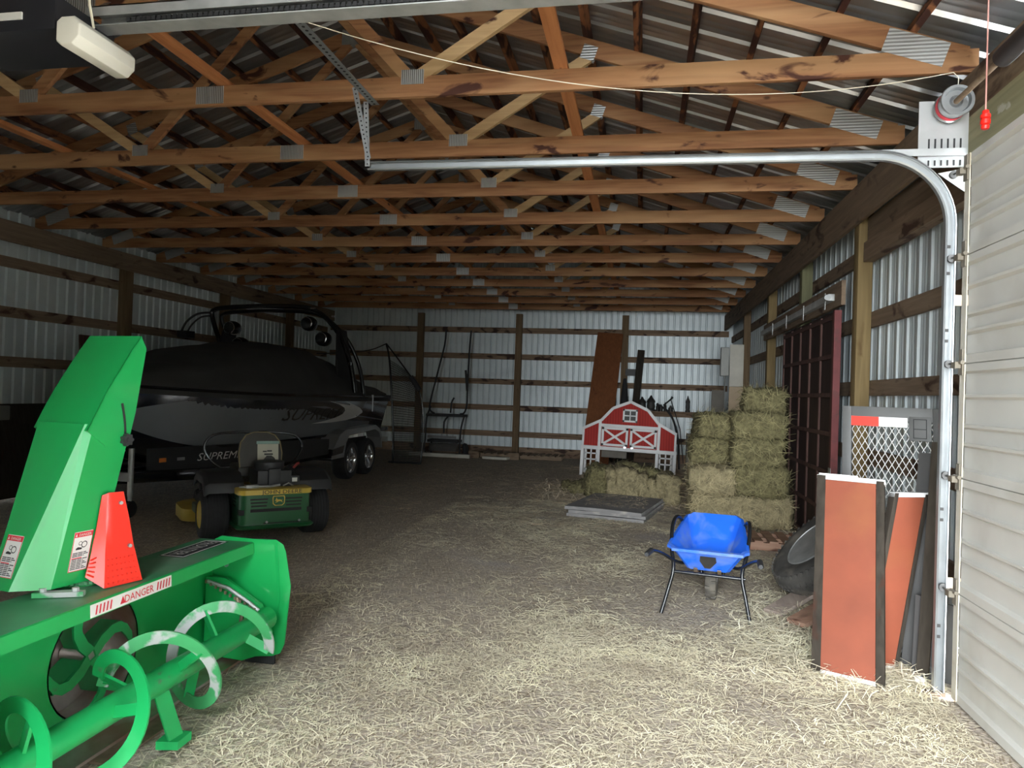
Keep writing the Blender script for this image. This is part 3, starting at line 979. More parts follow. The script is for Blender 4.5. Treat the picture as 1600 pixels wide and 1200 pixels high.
ribbon(2.66, 0.46, PI, 1.56, 'worn_green', -1)
ribbon(1.86, 0.46, math.radians(-75), 1.66, 'auger_green')
q = MB().beam((AX + 0.02, 2.76, AZ - 0.05), (AX + 0.09, 2.77, 0.06), 0.010, 0.07, (0.3, 1, 0))
q.prism([(AX + 0.03, 2.72, 0.03), (AX + 0.12, 2.74, 0.03), (AX + 0.13, 2.82, 0.04), (AX + 0.03, 2.82, 0.04)], (0, 0, 0.035))
q.build('centre_paddle', 'auger_green', sb)
# chute ring with teeth
RC = V(-2.49, 2.83, 0.70)
n = 132
ring = []
for k in range(n):
    r = 0.205 + (0.010 if k % 2 else -0.002)
    ring.append(V(RC.x + r * math.cos(2 * PI * k / n), RC.y + r * math.sin(2 * PI * k / n), 0.708))
MB().prism(ring, (0, 0, 0.012)).build('toothed_ring', 'jd_green_dusty', sb)
MB().lathe([(0.15, 0), (0.17, 0), (0.17, 0.02), (0.15, 0.02)], (RC.x, RC.y, 0.691), n=32, loop=True).build('ring_seat', 'jd_green', sb)
g = MB().beam((-2.43, 2.52, 0.705), (-2.26, 2.60, 0.705), 0.04, 0.02)
g.cyl((-2.40, 2.535, 0.715), (-2.40, 2.535, 0.73), 0.014, n=6)
g.cyl((-2.29, 2.585, 0.715), (-2.29, 2.585, 0.73), 0.014, n=6)
g.build('ring_clamp', 'worn_green', sb)
# chute: D = throwing direction, S = sideways toward the light
ca, sa = math.cos(math.radians(80)), math.sin(math.radians(80))
Dv, Sv, CB = V(ca, sa, 0), V(sa, -ca, 0), V(-2.34, 2.74, 0)


def CP(s_, d_, z):
    return CB + Sv * s_ + Dv * d_ + V(0, 0, z)


def chan(pts2, z0, z1, lo, hi, t=0.004):
    """open U channel of thickness t between two outlines"""
    def both(ol, z):
        inn = []
        for i, (s_, d_) in enumerate(ol):
            inn.append((s_ + (-t if s_ > -0.15 else t), d_ + t))
        return [CP(s_, d_, z) for s_, d_ in ol] + [CP(s_, d_, z) for s_, d_ in reversed(inn)]
    return MB().loft([both(lo, z0), both(hi, z1)])


low = [(0, 0.0), (0, -0.195), (-0.115, -0.29), (-0.235, -0.29), (-0.34, -0.195), (-0.34, 0.0)]
high = [(0, 0.165), (0, -0.028), (-0.018, -0.058), (-0.302, -0.058), (-0.32, -0.028), (-0.32, 0.165)]
chute = chan(None, 0.722, 1.40, low, high).build('chute', 'jd_green', sb, ang=12)
# hood
hp = [(-0.062, 1.372), (-0.036, 1.425), (-0.006, 1.485), (0.03, 1.55), (0.07, 1.615), (0.13, 1.71), (0.195, 1.803)]
g = MB()
t = 0.005
g.loft([[CP(0.004, d, z), CP(-0.325, d, z), CP(-0.325, d + t, z - t * 0.6), CP(0.004, d + t, z - t * 0.6)] for d, z in hp])
side = hp + [(0.227, 1.746), (0.18, 1.45), (0.145, 1.30), (0.03, 1.30)]
for s_ in (0.004, -0.325):
    g.prism([CP(s_, d, z) for d, z in side], Sv * (-t if s_ > -0.1 else t))
hood = g.build('chute_hood', 'jd_green', sb, ang=20)
sg = MB()
for i in range(12):
    a = CP(0.0055, 0.105 + 0.022 * math.sin(i / 11 * 1.7), 1.49 - 0.15 * i / 11)
    b = CP(0.0055, 0.105 + 0.022 * math.sin((i + 1) / 11 * 1.7), 1.49 - 0.15 * (i + 1) / 11)
    sg.beam(a, b, 0.010, 0.003, Sv)
sg.build('adjusting_slot', 'black_matte', hood)
kn = []
kc = CP(0.006, 0.128, 1.325)
kr = MB()
star = []
for k in range(28):
    r = 0.026 + 0.004 * math.cos(7 * 2 * PI * k / 28)
    star.append(kc + Dv * (r * math.cos(2 * PI * k / 28)) + V(0, 0, r * math.sin(2 * PI * k / 28)))
kr.prism(star, Sv * 0.022)
kr.cyl(kc + Sv * 0.022, kc + Sv * 0.028, 0.012, n=12)
kr.build('knob', 'black_plastic', hood)


def decal(corner, ux, uy, parent):
    """safety sticker: corner is lower left, ux width vector, uy height vector"""
    nrm_ = ux.cross(uy).normalized()
    w, h = ux.length, uy.length
    P = lambda a, b, k=0: corner + ux * a + uy * b + nrm_ * (0.0008 + 0.0006 * k)
    Q = lambda a0, b0, a1, b1, k: MB().quad(P(a0, b0, k), P(a1, b0, k), P(a1, b1, k), P(a0, b1, k))
    base = MB().prism([P(0, 0, -1), P(1, 0, -1), P(1, 1, -1), P(0, 1, -1)], nrm_ * 0.0006).build('warning_decal', 'decal_white', parent)
    q = Q(0.03, 0.86, 0.97, 0.985, 1)
    for x0, y0_, x1, y1_ in ((0, 0, 0.035, 1), (0.965, 0, 1, 1), (0, 0, 1, 0.015)):
        r_ = Q(x0, y0_, x1, y1_, 1)
        q.add(r_.v, r_.f)
    r_ = Q(0.07, 0.32, 0.6, 0.345, 1)
    q.add(r_.v, r_.f)
    q.build('red_band', 'decal_red', base)
    q = MB().text('DANGER', h * 0.095, P(0.57, 0.885, 2), ux, uy, thick=0.0004, xs=0.9)
    q.add([P(0.06, 0.885, 2), P(0.16, 0.885, 2), P(0.11, 0.965, 2)], [(0, 1, 2)])
    q.build('heading', 'decal_white', base)
    q = MB()
    for k in range(11):
        if k == 7:
            continue
        y_ = 0.05 + 0.04 * k
        for a0, a1 in ((0.08, 0.35), (0.37, 0.62), (0.65, 0.90 - 0.1 * (k % 3))):
            r_ = Q(a0, y_, a1, y_ + 0.022, 1)
            q.add(r_.v, r_.f)
    # pictogram: cutter wheel with a hand above
    for (cx_, cy_, rr) in ((0.62, 0.66, 0.16), (0.40, 0.70, 0.10)):
        for k in range(14):
            a, b = 2 * PI * k / 14, 2 * PI * (k + 1) / 14
            f0, f1 = rr * 0.75, rr
            hw = w / h
            q.quad(P(cx_ + f0 * math.cos(a), cy_ + f0 * math.sin(a) * hw, 1), P(cx_ + f1 * math.cos(a), cy_ + f1 * math.sin(a) * hw, 1), P(cx_ + f1 * math.cos(b), cy_ + f1 * math.sin(b) * hw, 1), P(cx_ + f0 * math.cos(b), cy_ + f0 * math.sin(b) * hw, 1))
    q.add([P(0.2, 0.54, 1), P(0.5, 0.54, 1), P(0.55, 0.58, 1), P(0.3, 0.61, 1), P(0.2, 0.58, 1)], [(0, 1, 2, 3, 4)])
    q.build('small_print', 'decal_black', base)
    return base


decal(CP(0.0, -0.125, 0.775), Dv * 0.088, V(0, 0, 0.165) + Dv * 0.028, chute)


def outer_pt(u, v):   # on the sloping outer face of the chute
    lo = CP(-0.115, -0.29, 0.722).lerp(CP(-0.235, -0.29, 0.722), u)
    hi = CP(-0.018, -0.058, 1.40).lerp(CP(-0.302, -0.058, 1.40), u)
    return lo.lerp(hi, v)


p0 = outer_pt(0.85, 0.07)
decal(p0, outer_pt(0.0, 0.07).lerp(p0, 0.15) - p0, outer_pt(0.85, 0.31) - p0, chute)

# red plastic guard standing on the deck
rg = T('red_guard_plate', 'bright red folded plastic guard standing against the snow blower chute', 'guard', (-2.26, 2.78, 0.693))
A = [V(-2.325, 2.755, 1.085), V(-2.31, 2.775, 1.095), V(-2.285, 2.835, 1.095)]
B = [V(-2.325, 2.70, 0.82), V(-2.283, 2.735, 0.86), V(-2.24, 2.855, 0.86)]
Cc = [V(-2.325, 2.675, 0.745), V(-2.252, 2.70, 0.697), V(-2.20, 2.87, 0.697)]
off = V(-0.006, 0.003, 0)
rings = []
for R_ in (A, [a.lerp(b, .5) + V(0, 0.004, 0) for a, b in zip(A, B)], B, Cc):
    R2 = []
    for i in range(2):
        for k in range(4):
            R2.append(R_[i].lerp(R_[i + 1], k / 4))
    R2.append(R_[2])
    rings.append(R2 + [p + off for p in reversed(R2)])
o = MB().loft(rings).build('plate', 'red_guard', rg, ang=30)
for t_ in (0.12, 0.6):
    p = A[2].lerp(Cc[2], t_) + V(-0.010, -0.022, 0)
    MB().cyl(p - V(0.006, -0.003, 0), p + V(0.010, -0.005, 0), 0.008, n=10).build('bolt', 'galv', rg)
pr = MB()
for i in range(7):
    for j in range(5):
        p = B[0].lerp(Cc[0], 0.1 + j * 0.18).lerp(B[1].lerp(Cc[1], 0.1 + j * 0.18), 0.06 + 0.05 * i)
        pr.box(p + V(0.003, -0.002, 0), (0.005, 0.005, 0.005))
        p = B[1].lerp(Cc[1], 0.3 + j * 0.15).lerp(B[2].lerp(Cc[2], 0.3 + j * 0.15), 0.1 + 0.13 * i)
        pr.box(p + V(0.002, -0.001, 0), (0.005, 0.005, 0.005))
pr.build('moulded_studs', 'red_guard', rg)
# ------------------------------------------------------------------ boat on its trailer (bow toward the camera)
BX = -6.22
bt = T('motorboat', 'large dark grey motorboat under a black cover, arched tower above', 'boat', (BX, 10.3, 0.5))


def hb(y):        # half beam at the gunwale
    if y > 9.4:
        return 1.27 - 0.05 * max(0, (y - 12) / 1.6)
    t = max(0, (9.4 - y)) / 2.5
    return 1.27 - 1.15 * t ** 1.7


def zg(y):
    return 1.47 + (0.10 * ((9.4 - y) / 2.6) ** 1.5 if y < 9.4 else -0.03 * (y - 9.4) / 4)


def zk(y):
    return 0.52 + (0.50 * ((8.4 - y) / 1.5) ** 2 if y < 8.4 else 0)


def hull_pt(y, z):        # port topsides
    b = hb(y)
    zc = zk(y) + 0.24
    f = (z - zc) / (zg(y) - zc)
    return V(BX + b * (0.86 + 0.14 * f), y, z)


rings = []
st = [6.90, 6.93, 7.0] + [7.1 + 0.1 * i for i in range(26)] + [9.9, 10.2, 10.6, 11.6, 12.6, 13.55]
for y in st:
    b, g_, k_ = hb(y), zg(y), zk(y)
    c = k_ + 0.24
    r = [(0, k_), (b * 0.45, k_ + 0.13), (b * 0.86, c), (b * 0.93, (c + g_) / 2), (b, g_ - 0.03), (b, g_), (b - 0.06, g_ + 0.03)]
    rings.append([V(BX + x, y, z) for x, z in r] + [V(BX - x, y, z) for x, z in reversed(r[1:])])
hull = MB().loft(rings).build('hull', 'boat_navy', bt, ang=30)


def strip(ys, top, bot, mat_, nm, off, parent=hull):
    up, dn = [], []
    for y in ys:
        up.append(hull_pt(y, top(y)) + V(off, 0, 0))
        dn.append(hull_pt(y, bot(y)) + V(off, 0, 0))
    g = MB()
    n_ = len(ys)
    mids = []
    rows = []
    for k in range(5):
        rows.append([hull_pt(y, top(y) + (bot(y) - top(y)) * k / 4) + V(off, 0, 0) for y in ys])
    for k in range(4):
        for i in range(n_ - 1):
            g.quad(rows[k][i], rows[k][i + 1], rows[k + 1][i + 1], rows[k + 1][i])
    return g.build(nm, mat_, parent, recalc=False)


def lerp_tab(tab):
    def f(y):
        for (a, va), (b, vb) in zip(tab, tab[1:]):
            if y <= b:
                return va + (vb - va) * max(0, (y - a)) / (b - a)
        return tab[-1][1]
    return f


ys = [7.0 + (13.5 - 7.0) * i / 90 for i in range(81)]
strip(ys, lerp_tab([(7.0, 1.16), (7.4, 1.28), (7.8, 1.36), (8.2, 1.405), (8.8, 1.41), (9.2, 1.385), (9.6, 1.32), (10.3, 1.17), (11, 1.06), (12, 1.0), (13.5, 0.93)]),
      lambda y: max(0.80, zk(y) + 0.245), 'boat_grey', 'grey_side_panel', 0.003)
ys2 = [8.0 + (11.2 - 8.0) * i / 40 for i in range(41)]
strip(ys2, lerp_tab([(7.6, 1.455), (9.0, 1.435), (10.0, 1.37), (11.2, 1.20)]),
      lerp_tab([(7.6, 1.445), (9.0, 1.39), (10.0, 1.29), (11.2, 1.19)]), 'boat_grey', 'grey_stripe', 0.004)
ys3 = [12.0 + 1.5 * i / 10 for i in range(11)]
strip(ys3, lerp_tab([(12.0, 1.10), (13.5, 0.98)]), lerp_tab([(12.0, 1.08), (13.5, 0.955)]), 'boat_grey', 'grey_stripe', 0.004)
sw = [(9.33, 1.45), (10.0, 1.445), (10.6, 1.425), (11.2, 1.37), (11.7, 1.30), (12.08, 1.23), (12.25, 1.17), (12.27, 1.14), (12.0, 1.06), (11.6, 1.02), (11.0, 1.0), (10.31, 1.005), (10.8, 1.04), (11.15, 1.08), (11.38, 1.13), (11.46, 1.19), (11.40, 1.24), (11.15, 1.30), (10.7, 1.365), (10.1, 1.42)]
swo = MB().add([hull_pt(y, z) + V(0.006, 0, 0) for y, z in sw], [tuple(range(len(sw)))]).build('white_swoosh', 'boat_white', hull)
tx = MB().text('SUPREME', 0.23, (0, 0, 0), (1, 0, 0), (0, 1, 0), shear=0.45, align='LEFT', thick=0, xs=1.32)
tx.add([(-0.25, 0.0, 0), (0.12, 0.0, 0), (0.15, 0.035, 0), (-0.12, 0.035, 0)], [(0, 1, 2, 3)])
tx.v = [tuple(hull_pt(9.30 + x * 1.72, 1.085 + y * 1.15 - x * 0.03) + V(0.005, 0, 0)) for x, y, z in tx.v]
tx.build('lettering', 'boat_black', hull)
# rub rail
rr = [hull_pt(y, zg(y) - 0.02) + V(0.015, 0, 0) for y in st]
MB().tube([V(2 * BX - p.x, p.y, p.z) for p in reversed(rr)] + rr, 0.022, 6).build('rub_rail', 'boat_black', bt)
# cover
zr = lerp_tab([(6.88, 1.66), (7.4, 1.74), (8.2, 1.86), (8.6, 1.98), (9.1, 2.08), (9.8, 2.22), (10.7, 2.27), (11.4, 2.18), (12.0, 1.95), (12.8, 1.68), (13.55, 1.52)])
wsh = lerp_tab([(6.8, 0.75), (9.0, 0.7), (10.5, 0.62), (11.5, 0.6), (13.6, 0.9)])
rings = []
yy = [6.88 + (13.58 - 6.88) * i / 52 for i in range(53)]
for i, y in enumerate(yy):
    b, g_ = hb(max(y, 6.9)) + 0.016, zg(y)
    zz = zr(y) + 0.015 * math.sin(i * 1.05)
    r = [(b, g_ - 0.10), (b + 0.004, g_ + 0.02), (b * 0.94, g_ + (zz - g_) * 0.22), (b * (0.94 + wsh(y)) / 2, g_ + (zz - g_) * 0.62), (b * wsh(y), g_ + (zz - g_) * 0.86), (b * wsh(y) * 0.5, g_ + (zz - g_) * 0.97), (0, zz)]
    r = [(x, z + (0.012 * math.sin(i * 0.65 + j * 2.0) if j > 1 else 0)) for j, (x, z) in enumerate(r)]
    rings.append([V(BX + x, y, z) for x, z in r] + [V(BX - x, y, z) for x, z in reversed(r[:-1])])
MB().loft(rings).build('boat_cover', 'boat_cover', bt, ang=60)
# tower
ty = 11.65
pt = [(-4.93, 1.50), (-4.97, 1.74), (-5.05, 2.06), (-5.22, 2.45), (-5.45, 2.73), (-5.67, 2.90), (-5.92, 2.975), (-6.4, 2.99), (-6.9, 2.985), (-7.4, 2.96), (-7.66, 2.92), (-7.73, 2.84), (-7.66, 2.6), (-7.52, 2.22), (-7.45, 1.50)]


def smooth_path(p, n=4):
    out = []
    for i in range(len(p) - 1):
        p0, p1, p2, p3 = p[max(i - 1, 0)], p[i], p[i + 1], p[min(i + 2, len(p) - 1)]
        for k in range(n):
            t = k / n
            out.append(0.5 * ((2 * p1) + (p2 - p0) * t + (2 * p0 - 5 * p1 + 4 * p2 - p3) * t * t + (3 * p1 - p0 - 3 * p2 + p3) * t ** 3))
    out.append(p[-1])
    return out


tw = MB().tube(smooth_path([V(x, ty, z) for x, z in pt]), 0.042, 10)
two = tw.build('tower_arch', 'black_gloss', bt)
tw = MB().tube(smooth_path([V(x * 0.985 - 0.09, ty + 0.45 - 0.3 * max(0, (z - 2.2)), z - 0.06) for x, z in pt]), 0.036, 10)
tw.build('tower_arch', 'black_gloss', bt)
for s_, x0 in ((1, -5.25), (-1, -7.40)):
    MB().prism([(x0, ty - 0.05, 2.60), (x0, ty + 0.30, 2.60), (x0 + 0.25 * s_ * 0.6, ty + 0.40, 1.62), (x0 + 0.25 * s_ * 0.6, ty - 0.35, 1.62)], (-0.05, 0, 0)).build('tower_leg_panel', 'black_matte', bt, bevel=0.01)
for (x, z) in ((-7.27, 2.58), (-7.10, 2.29), (-5.80, 2.68), (-5.52, 2.42)):
    q = MB().lathe([(0.02, -0.16), (0.09, -0.15), (0.125, -0.10), (0.13, 0.0), (0.12, 0.06), (0.09, 0.10), (0.03, 0.13)], (x, ty - 0.03, z), (0, 1, 0), 20)
    so = q.build('tower_speaker', 'black_gloss', bt)
    MB().lathe([(0.098, -0.150), (0.108, -0.146), (0.098, -0.138)], (x, ty - 0.03, z), (0, 1, 0), 20, loop=True).build('trim_ring', 'chrome', so)
q = MB().tube(smooth_path([V(-7.72, ty, 2.86), V(-7.95, ty - 0.1, 2.82), V(-8.1, ty - 0.2, 2.66), V(-8.16, ty - 0.25, 2.46)]), 0.02, 8)
q.tube(smooth_path([V(-7.70, ty, 2.80), V(-7.90, ty - 0.06, 2.77), V(-8.03, ty - 0.14, 2.62), V(-8.08, ty - 0.2, 2.46)]), 0.016, 8)
q.box((-8.08, ty - 0.22, 2.44), (0.20, 0.22, 0.12))
q.build('board_rack', 'black_matte', bt)
q = MB()
q.box((-5.75, ty - 0.03, 2.955), (0.09, 0.03, 0.02)).box((-5.36, ty - 0.04, 2.82), (0.05, 0.04, 0.03)).box((-5.02, ty - 0.05, 2.0), (0.05, 0.03, 0.05)).box((-7.0, ty - 0.17, 2.2), (0.04, 0.03, 0.04))
q.build('tower_fittings', 'chrome', bt)
q = MB().cyl((-4.93, 12.5, 1.44), (-4.93, 12.5, 1.16), 0.012, n=8).box((-4.94, 12.5, 1.44), (0.03, 0.05, 0.05))
q.build('cleat_strap', 'galv_white', bt)
MB().bx((BX - 1.0, 13.56, 0.72), (BX + 1.0, 14.15, 0.80)).build('swim_platform', 'boat_black', bt, bevel=0.01)

# trailer
tl = T('boat_trailer', 'black tandem axle boat trailer with grey fenders under the motorboat', 'trailer', (BX, 10.5, 0))
fr = MB()
for s_ in (1, -1):
    fr.prism([(BX + s_ * 0.78, 8.2, 0.36), (BX + s_ * 0.78, 13.9, 0.36), (BX + s_ * 0.78, 13.9, 0.52), (BX + s_ * 0.78, 8.2, 0.52)], (0.08, 0, 0))
    fr.beam((BX + s_ * 0.80, 8.25, 0.44), (BX + s_ * 0.06, 7.15, 0.44), 0.08, 0.14)
for y in (8.3, 10.2, 12.3, 13.8):
    fr.bx((BX - 0.8, y, 0.34), (BX + 0.8, y + 0.09, 0.46))
fr.bx((BX - 0.05, 6.75, 0.38), (BX + 0.05, 8.4, 0.5))
fro = fr.build('frame', 'boat_black', tl, bevel=0.006)
for s_ in (1, -1):
    MB().prism([(BX + s_ * 0.60, 9.6, 0.50), (BX + s_ * 0.60, 9.6, 0.585), (BX + s_ * 0.82, 9.6, 0.64), (BX + s_ * 0.82, 9.6, 0.50)], (0, 3.8, 0)).build('bunk', 'black_matte', tl)
# near side step rail with the name and marker lamp
sr = MB().prism([(BX + 0.62, 7.35, 0.55), (BX + 0.62, 7.35, 0.80), (BX + 1.20, 9.2, 0.80), (BX + 1.24, 10.8, 0.74), (BX + 1.24, 10.8, 0.50), (BX + 1.20, 9.2, 0.48)], (-0.06, 0.02, 0))
sro = sr.build('side_rail', 'black_matte', tl)
d_ = (V(BX + 1.20, 9.2, 0) - V(BX + 0.62, 7.35, 0)).normalized()
q = MB().text('SUPREME', 0.135, V(BX + 0.62, 7.35, 0.62) + d_ * 0.62 + V(0.012, 0, 0), d_, (0, 0, 1), shear=0.3, align='LEFT', xs=1.25)
q.build('lettering', 'decal_white', sro)
pm = V(BX + 0.62, 7.35, 0.66) + d_ * 0.12
MB().beam(pm, pm + d_ * 0.09, 0.02, 0.05).build('marker_lamp', 'lens_orange', tl, bevel=0.004)
pm = V(BX + 0.62, 7.35, 0.66) + d_ * 0.36
MB().beam(pm, pm + d_ * 0.10, 0.02, 0.035).build('reflector', 'fender_grey', tl)
# jack at the tongue
jk = MB().cyl((BX + 0.42, 7.30, 0.25), (BX + 0.42, 7.30, 0.80), 0.032, n=14).cyl((BX + 0.42, 7.30, 0.12), (BX + 0.42, 7.30, 0.28), 0.025, n=12)
jk.box((BX + 0.24, 7.30, 0.47), (0.36, 0.08, 0.10))
jk.cyl((BX + 0.37, 7.25, 0.78), (BX + 0.37, 7.10, 0.80), 0.01, n=8)
jko = jk.build('tongue_jack', 'galv_dull', tl)
MB().lathe([(0.03, -0.03), (0.09, -0.03), (0.10, -0.015), (0.10, 0.015), (0.09, 0.03), (0.03, 0.03)], (BX + 0.42, 7.30, 0.10), (1, 0, 0), 20).build('jack_wheel', 'black_matte', jko)
MB().bx((BX - 0.06, 6.85, 0.5), (BX + 0.06, 6.98, 0.92)).build('winch_post', 'black_matte', tl)


def car_wheel(c, s_, par, R=0.335, w=0.24):
    t = MB().lathe([(0.215, -w / 2 + 0.01), (R - 0.035, -w / 2), (R - 0.008, -w / 2 + 0.03), (R, -w / 4), (R, w / 4), (R - 0.008, w / 2 - 0.03), (R - 0.035, w / 2), (0.215, w / 2 - 0.01)], c, (1, 0, 0), 36, loop=True)
    to = t.build('tyre', 'rubber', par)
    q_ = MB().lathe([(0.21, w / 2 - 0.005), (0.217, w / 2 - 0.002), (0.217, -w / 2 + 0.02), (0.19, -w / 2 + 0.02), (0.19, w / 2 - 0.04)], Vector(c), (s_, 0, 0), 32, loop=True)
    q_.lathe([(0.001, 0.045), (0.045, 0.05), (0.055, 0.03), (0.055, -0.02)], Vector(c) + V(s_ * 0.03, 0, 0), (s_, 0, 0), 20)
    for k in range(5):
        a = 2 * PI * k / 5 + 0.3
        for da in (-0.10, 0.10):
            e0 = V(0, math.cos(a + da * 1.6), math.sin(a + da * 1.6))
            e1 = V(0, math.cos(a + da), math.sin(a + da))
            q_.beam(Vector(c) + V(s_ * 0.06, 0, 0) + e0 * 0.04, Vector(c) + V(s_ * 0.085, 0, 0) + e1 * 0.20, 0.02, 0.022, (s_, 0, 0))
    q_.build('rim', 'chrome', to)


for s_ in (1, -1):
    for y in (11.62, 12.42):
        car_wheel((BX + s_ * 1.17, y, 0.335), s_, tl)
    out = [(10.75, 0.42), (10.78, 0.58), (11.02, 0.80), (11.25, 0.87), (12.6, 0.90), (12.82, 0.82), (12.93, 0.66), (12.96, 0.46)]
    inn = [(12.90, 0.46), (12.87, 0.65), (12.78, 0.77), (12.58, 0.83), (12.02, 0.80), (11.40, 0.78), (11.28, 0.66), (11.20, 0.42)]
    MB().prism([(BX + s_ * 1.33, y, z) for y, z in out + inn], (-0.02 * s_, 0, 0)).build('fender', 'fender_grey', tl)
    g = MB()
    pth = out[1:]
    for (a0, b0), (a1, b1) in zip(pth, pth[1:]):
        g.beam((BX + s_ * 1.18, a0, b0), (BX + s_ * 1.18, a1, b1), 0.30, 0.012, (0, 0.3, 1))
    g.build('fender', 'fender_grey', tl)
    MB().prism([(BX + s_ * 1.331, 10.72, 0.58), (BX + s_ * 1.331, 11.16, 0.62), (BX + s_ * 1.331, 11.10, 0.50), (BX + s_ * 1.331, 10.70, 0.48)], (0.02 * s_, 0, 0)).build('fender_step', 'boat_black', tl)
MB().cyl((BX - 1.1, 11.62, 0.335), (BX + 1.1, 11.62, 0.335), 0.04, n=12).cyl((BX - 1.1, 12.42, 0.335), (BX + 1.1, 12.42, 0.335), 0.04, n=12).build('axle', 'boat_black', tl)
MB().bx((BX + 0.75, 13.95, 0.50), (BX + 1.05, 14.0, 0.60)).build('tail_lamp', 'galv_dull', tl)
from mathutils import noise as mnoise
# ------------------------------------------------------------------ riding mower (local: x right, y forward, seen from behind)
ROT = math.radians(43)
mw = T('riding_mower', 'green and yellow zero turn riding mower parked before the boat', 'mower', (-3.92, 6.96, 0), ROT)
kw = dict(world=False)


def fat_tire(c, R, w, par, hub='mower_yellow', face=-1):
    c = Vector(c)
    t = MB().lathe([(R * 0.52, -w / 2 + 0.015), (R * 0.70, -w / 2), (R * 0.90, -w / 2 + 0.012), (R * 0.985, -w * 0.36), (R, -w * 0.2), (R, w * 0.2), (R * 0.985, w * 0.36), (R * 0.90, w / 2 - 0.012), (R * 0.70, w / 2), (R * 0.52, w / 2 - 0.015)], c, (1, 0, 0), 40, loop=True)
    for k in range(7):
        x = -w * 0.33 + w * 0.66 * k / 6
        rr_ = R * (1.004 if abs(x) < w * 0.3 else 0.992)
        t.lathe([(rr_ - 0.01, -0.008), (rr_ + 0.004, -0.006), (rr_ + 0.004, 0.006), (rr_ - 0.01, 0.008)], c + V(x, 0, 0), (1, 0, 0), 40, loop=True)
    o_ = t.build('tyre', 'rubber', par, **kw)
    MB().lathe([(R * 0.55, w / 2 - 0.012), (R * 0.50, w / 2 - 0.005), (R * 0.46, w / 2 - 0.05), (R * 0.2, w / 2 - 0.07), (R * 0.18, w / 2 - 0.03), (0.002, w / 2 - 0.03), (0.002, w / 2 - 0.09), (R * 0.50, w / 2 - 0.09)], c, (face, 0, 0), 28).build('hub', hub, o_, **kw)
    return o_


fat_tire((-0.51, 0.0, 0.255), 0.255, 0.27, mw, face=-1)
fat_tire((0.51, 0.0, 0.255), 0.255, 0.27, mw, face=1)


def rrect(x0, x1, y0, y1, z, r, n=5):
    out = []
    for cx_, cy_, a0 in ((x1 - r, y1 - r, 0), (x0 + r, y1 - r, PI / 2), (x0 + r, y0 + r, PI), (x1 - r, y0 + r, 1.5 * PI)):
        for k in range(n + 1):
            a = a0 + PI / 2 * k / n
            out.append(V(cx_ + r * math.cos(a), cy_ + r * math.sin(a), z))
    return out


g = MB().loft([rrect(-0.35, 0.35, -0.50, 0.1, 0.20, 0.07), rrect(-0.35, 0.35, -0.50, 0.1, 0.505, 0.07)])
gd = g.build('engine_guard', 'mower_green', mw, **kw)
MB().loft([rrect(-0.365, 0.365, -0.515, 0.1, 0.500, 0.075), rrect(-0.365, 0.365, -0.515, 0.1, 0.548, 0.075), rrect(-0.345, 0.345, -0.495, 0.1, 0.556, 0.06)]).build('yellow_band', 'mower_yellow', gd, **kw)
MB().loft([rrect(-0.37, 0.37, -0.53, 0.15, 0.165, 0.08), rrect(-0.39, 0.39, -0.55, 0.15, 0.185, 0.09), rrect(-0.37, 0.37, -0.53, 0.15, 0.205, 0.08)]).build('bumper_lip', 'mower_green', gd, **kw)
q = MB()
for sx in (-1, 1):
    for k in range(3):
        q.box((sx * 0.17, -0.5005, 0.455 - 0.033 * k), (0.17 - 0.01 * k, 0.004, 0.014))
q.box((0.0, -0.5005, 0.345), (0.50, 0.004, 0.03))
for sx in (-1, 1):
    q.box((sx * 0.33, -0.46, 0.33), (0.045, 0.08, 0.05))
    q.box((sx * 0.3505, -0.25, 0.44), (0.004, 0.14, 0.012)).box((sx * 0.3505, -0.25, 0.41), (0.004, 0.14, 0.012)).box((sx * 0.3505, -0.25, 0.37), (0.004, 0.12, 0.012))
q.box((0.05, -0.535, 0.222), (0.36, 0.008, 0.008))
q.build('vent_pattern', 'black_matte', gd, **kw)
q = MB().text('JOHN DEERE', 0.055, (0.05, -0.517, 0.507), (1, 0, 0), (0, 0, 1), thick=0.001, xs=1.25)
q.build('lettering', 'decal_black', gd, **kw)
sh = [(-0.055, 0.05), (0.055, 0.05), (0.062, 0.03), (0.058, -0.03), (0.035, -0.05), (-0.035, -0.05), (-0.058, -0.03), (-0.062, 0.03)]
MB().prism([V(0.02 + x, -0.503, 0.435 + z) for x, z in sh], (0, -0.003, 0)).build('badge', 'mower_yellow', gd, **kw)
MB().prism([V(0.02 + x * 0.86, -0.5065, 0.435 + z * 0.84) for x, z in sh], (0, -0.001, 0)).build('badge_field', 'mower_green', gd, **kw)
deer = [(-0.042, 0.0), (-0.03, 0.012), (-0.022, 0.034), (-0.017, 0.018), (-0.008, 0.012), (0.012, 0.012), (0.026, 0.006), (0.036, 0.012), (0.030, -0.002), (0.040, -0.022), (0.022, -0.006), (0.0, -0.006), (-0.018, -0.016), (-0.038, -0.018), (-0.022, -0.008), (-0.026, 0.0)]
MB().prism([V(0.02 + x, -0.5076, 0.435 + z) for x, z in deer], (0, -0.001, 0)).build('badge_figure', 'mower_yellow', gd, **kw)
for bx_ in (-0.1, 0.22):
    MB().cyl((bx_, -0.54, 0.235), (bx_, -0.55, 0.235), 0.012, n=10).build('bolt', 'galv', gd, **kw)
MB().bx((-0.62, 0.05, 0.2), (0.62, 0.6, 0.3)).build('chassis', 'mower_green', mw, bevel=0.02, **kw)
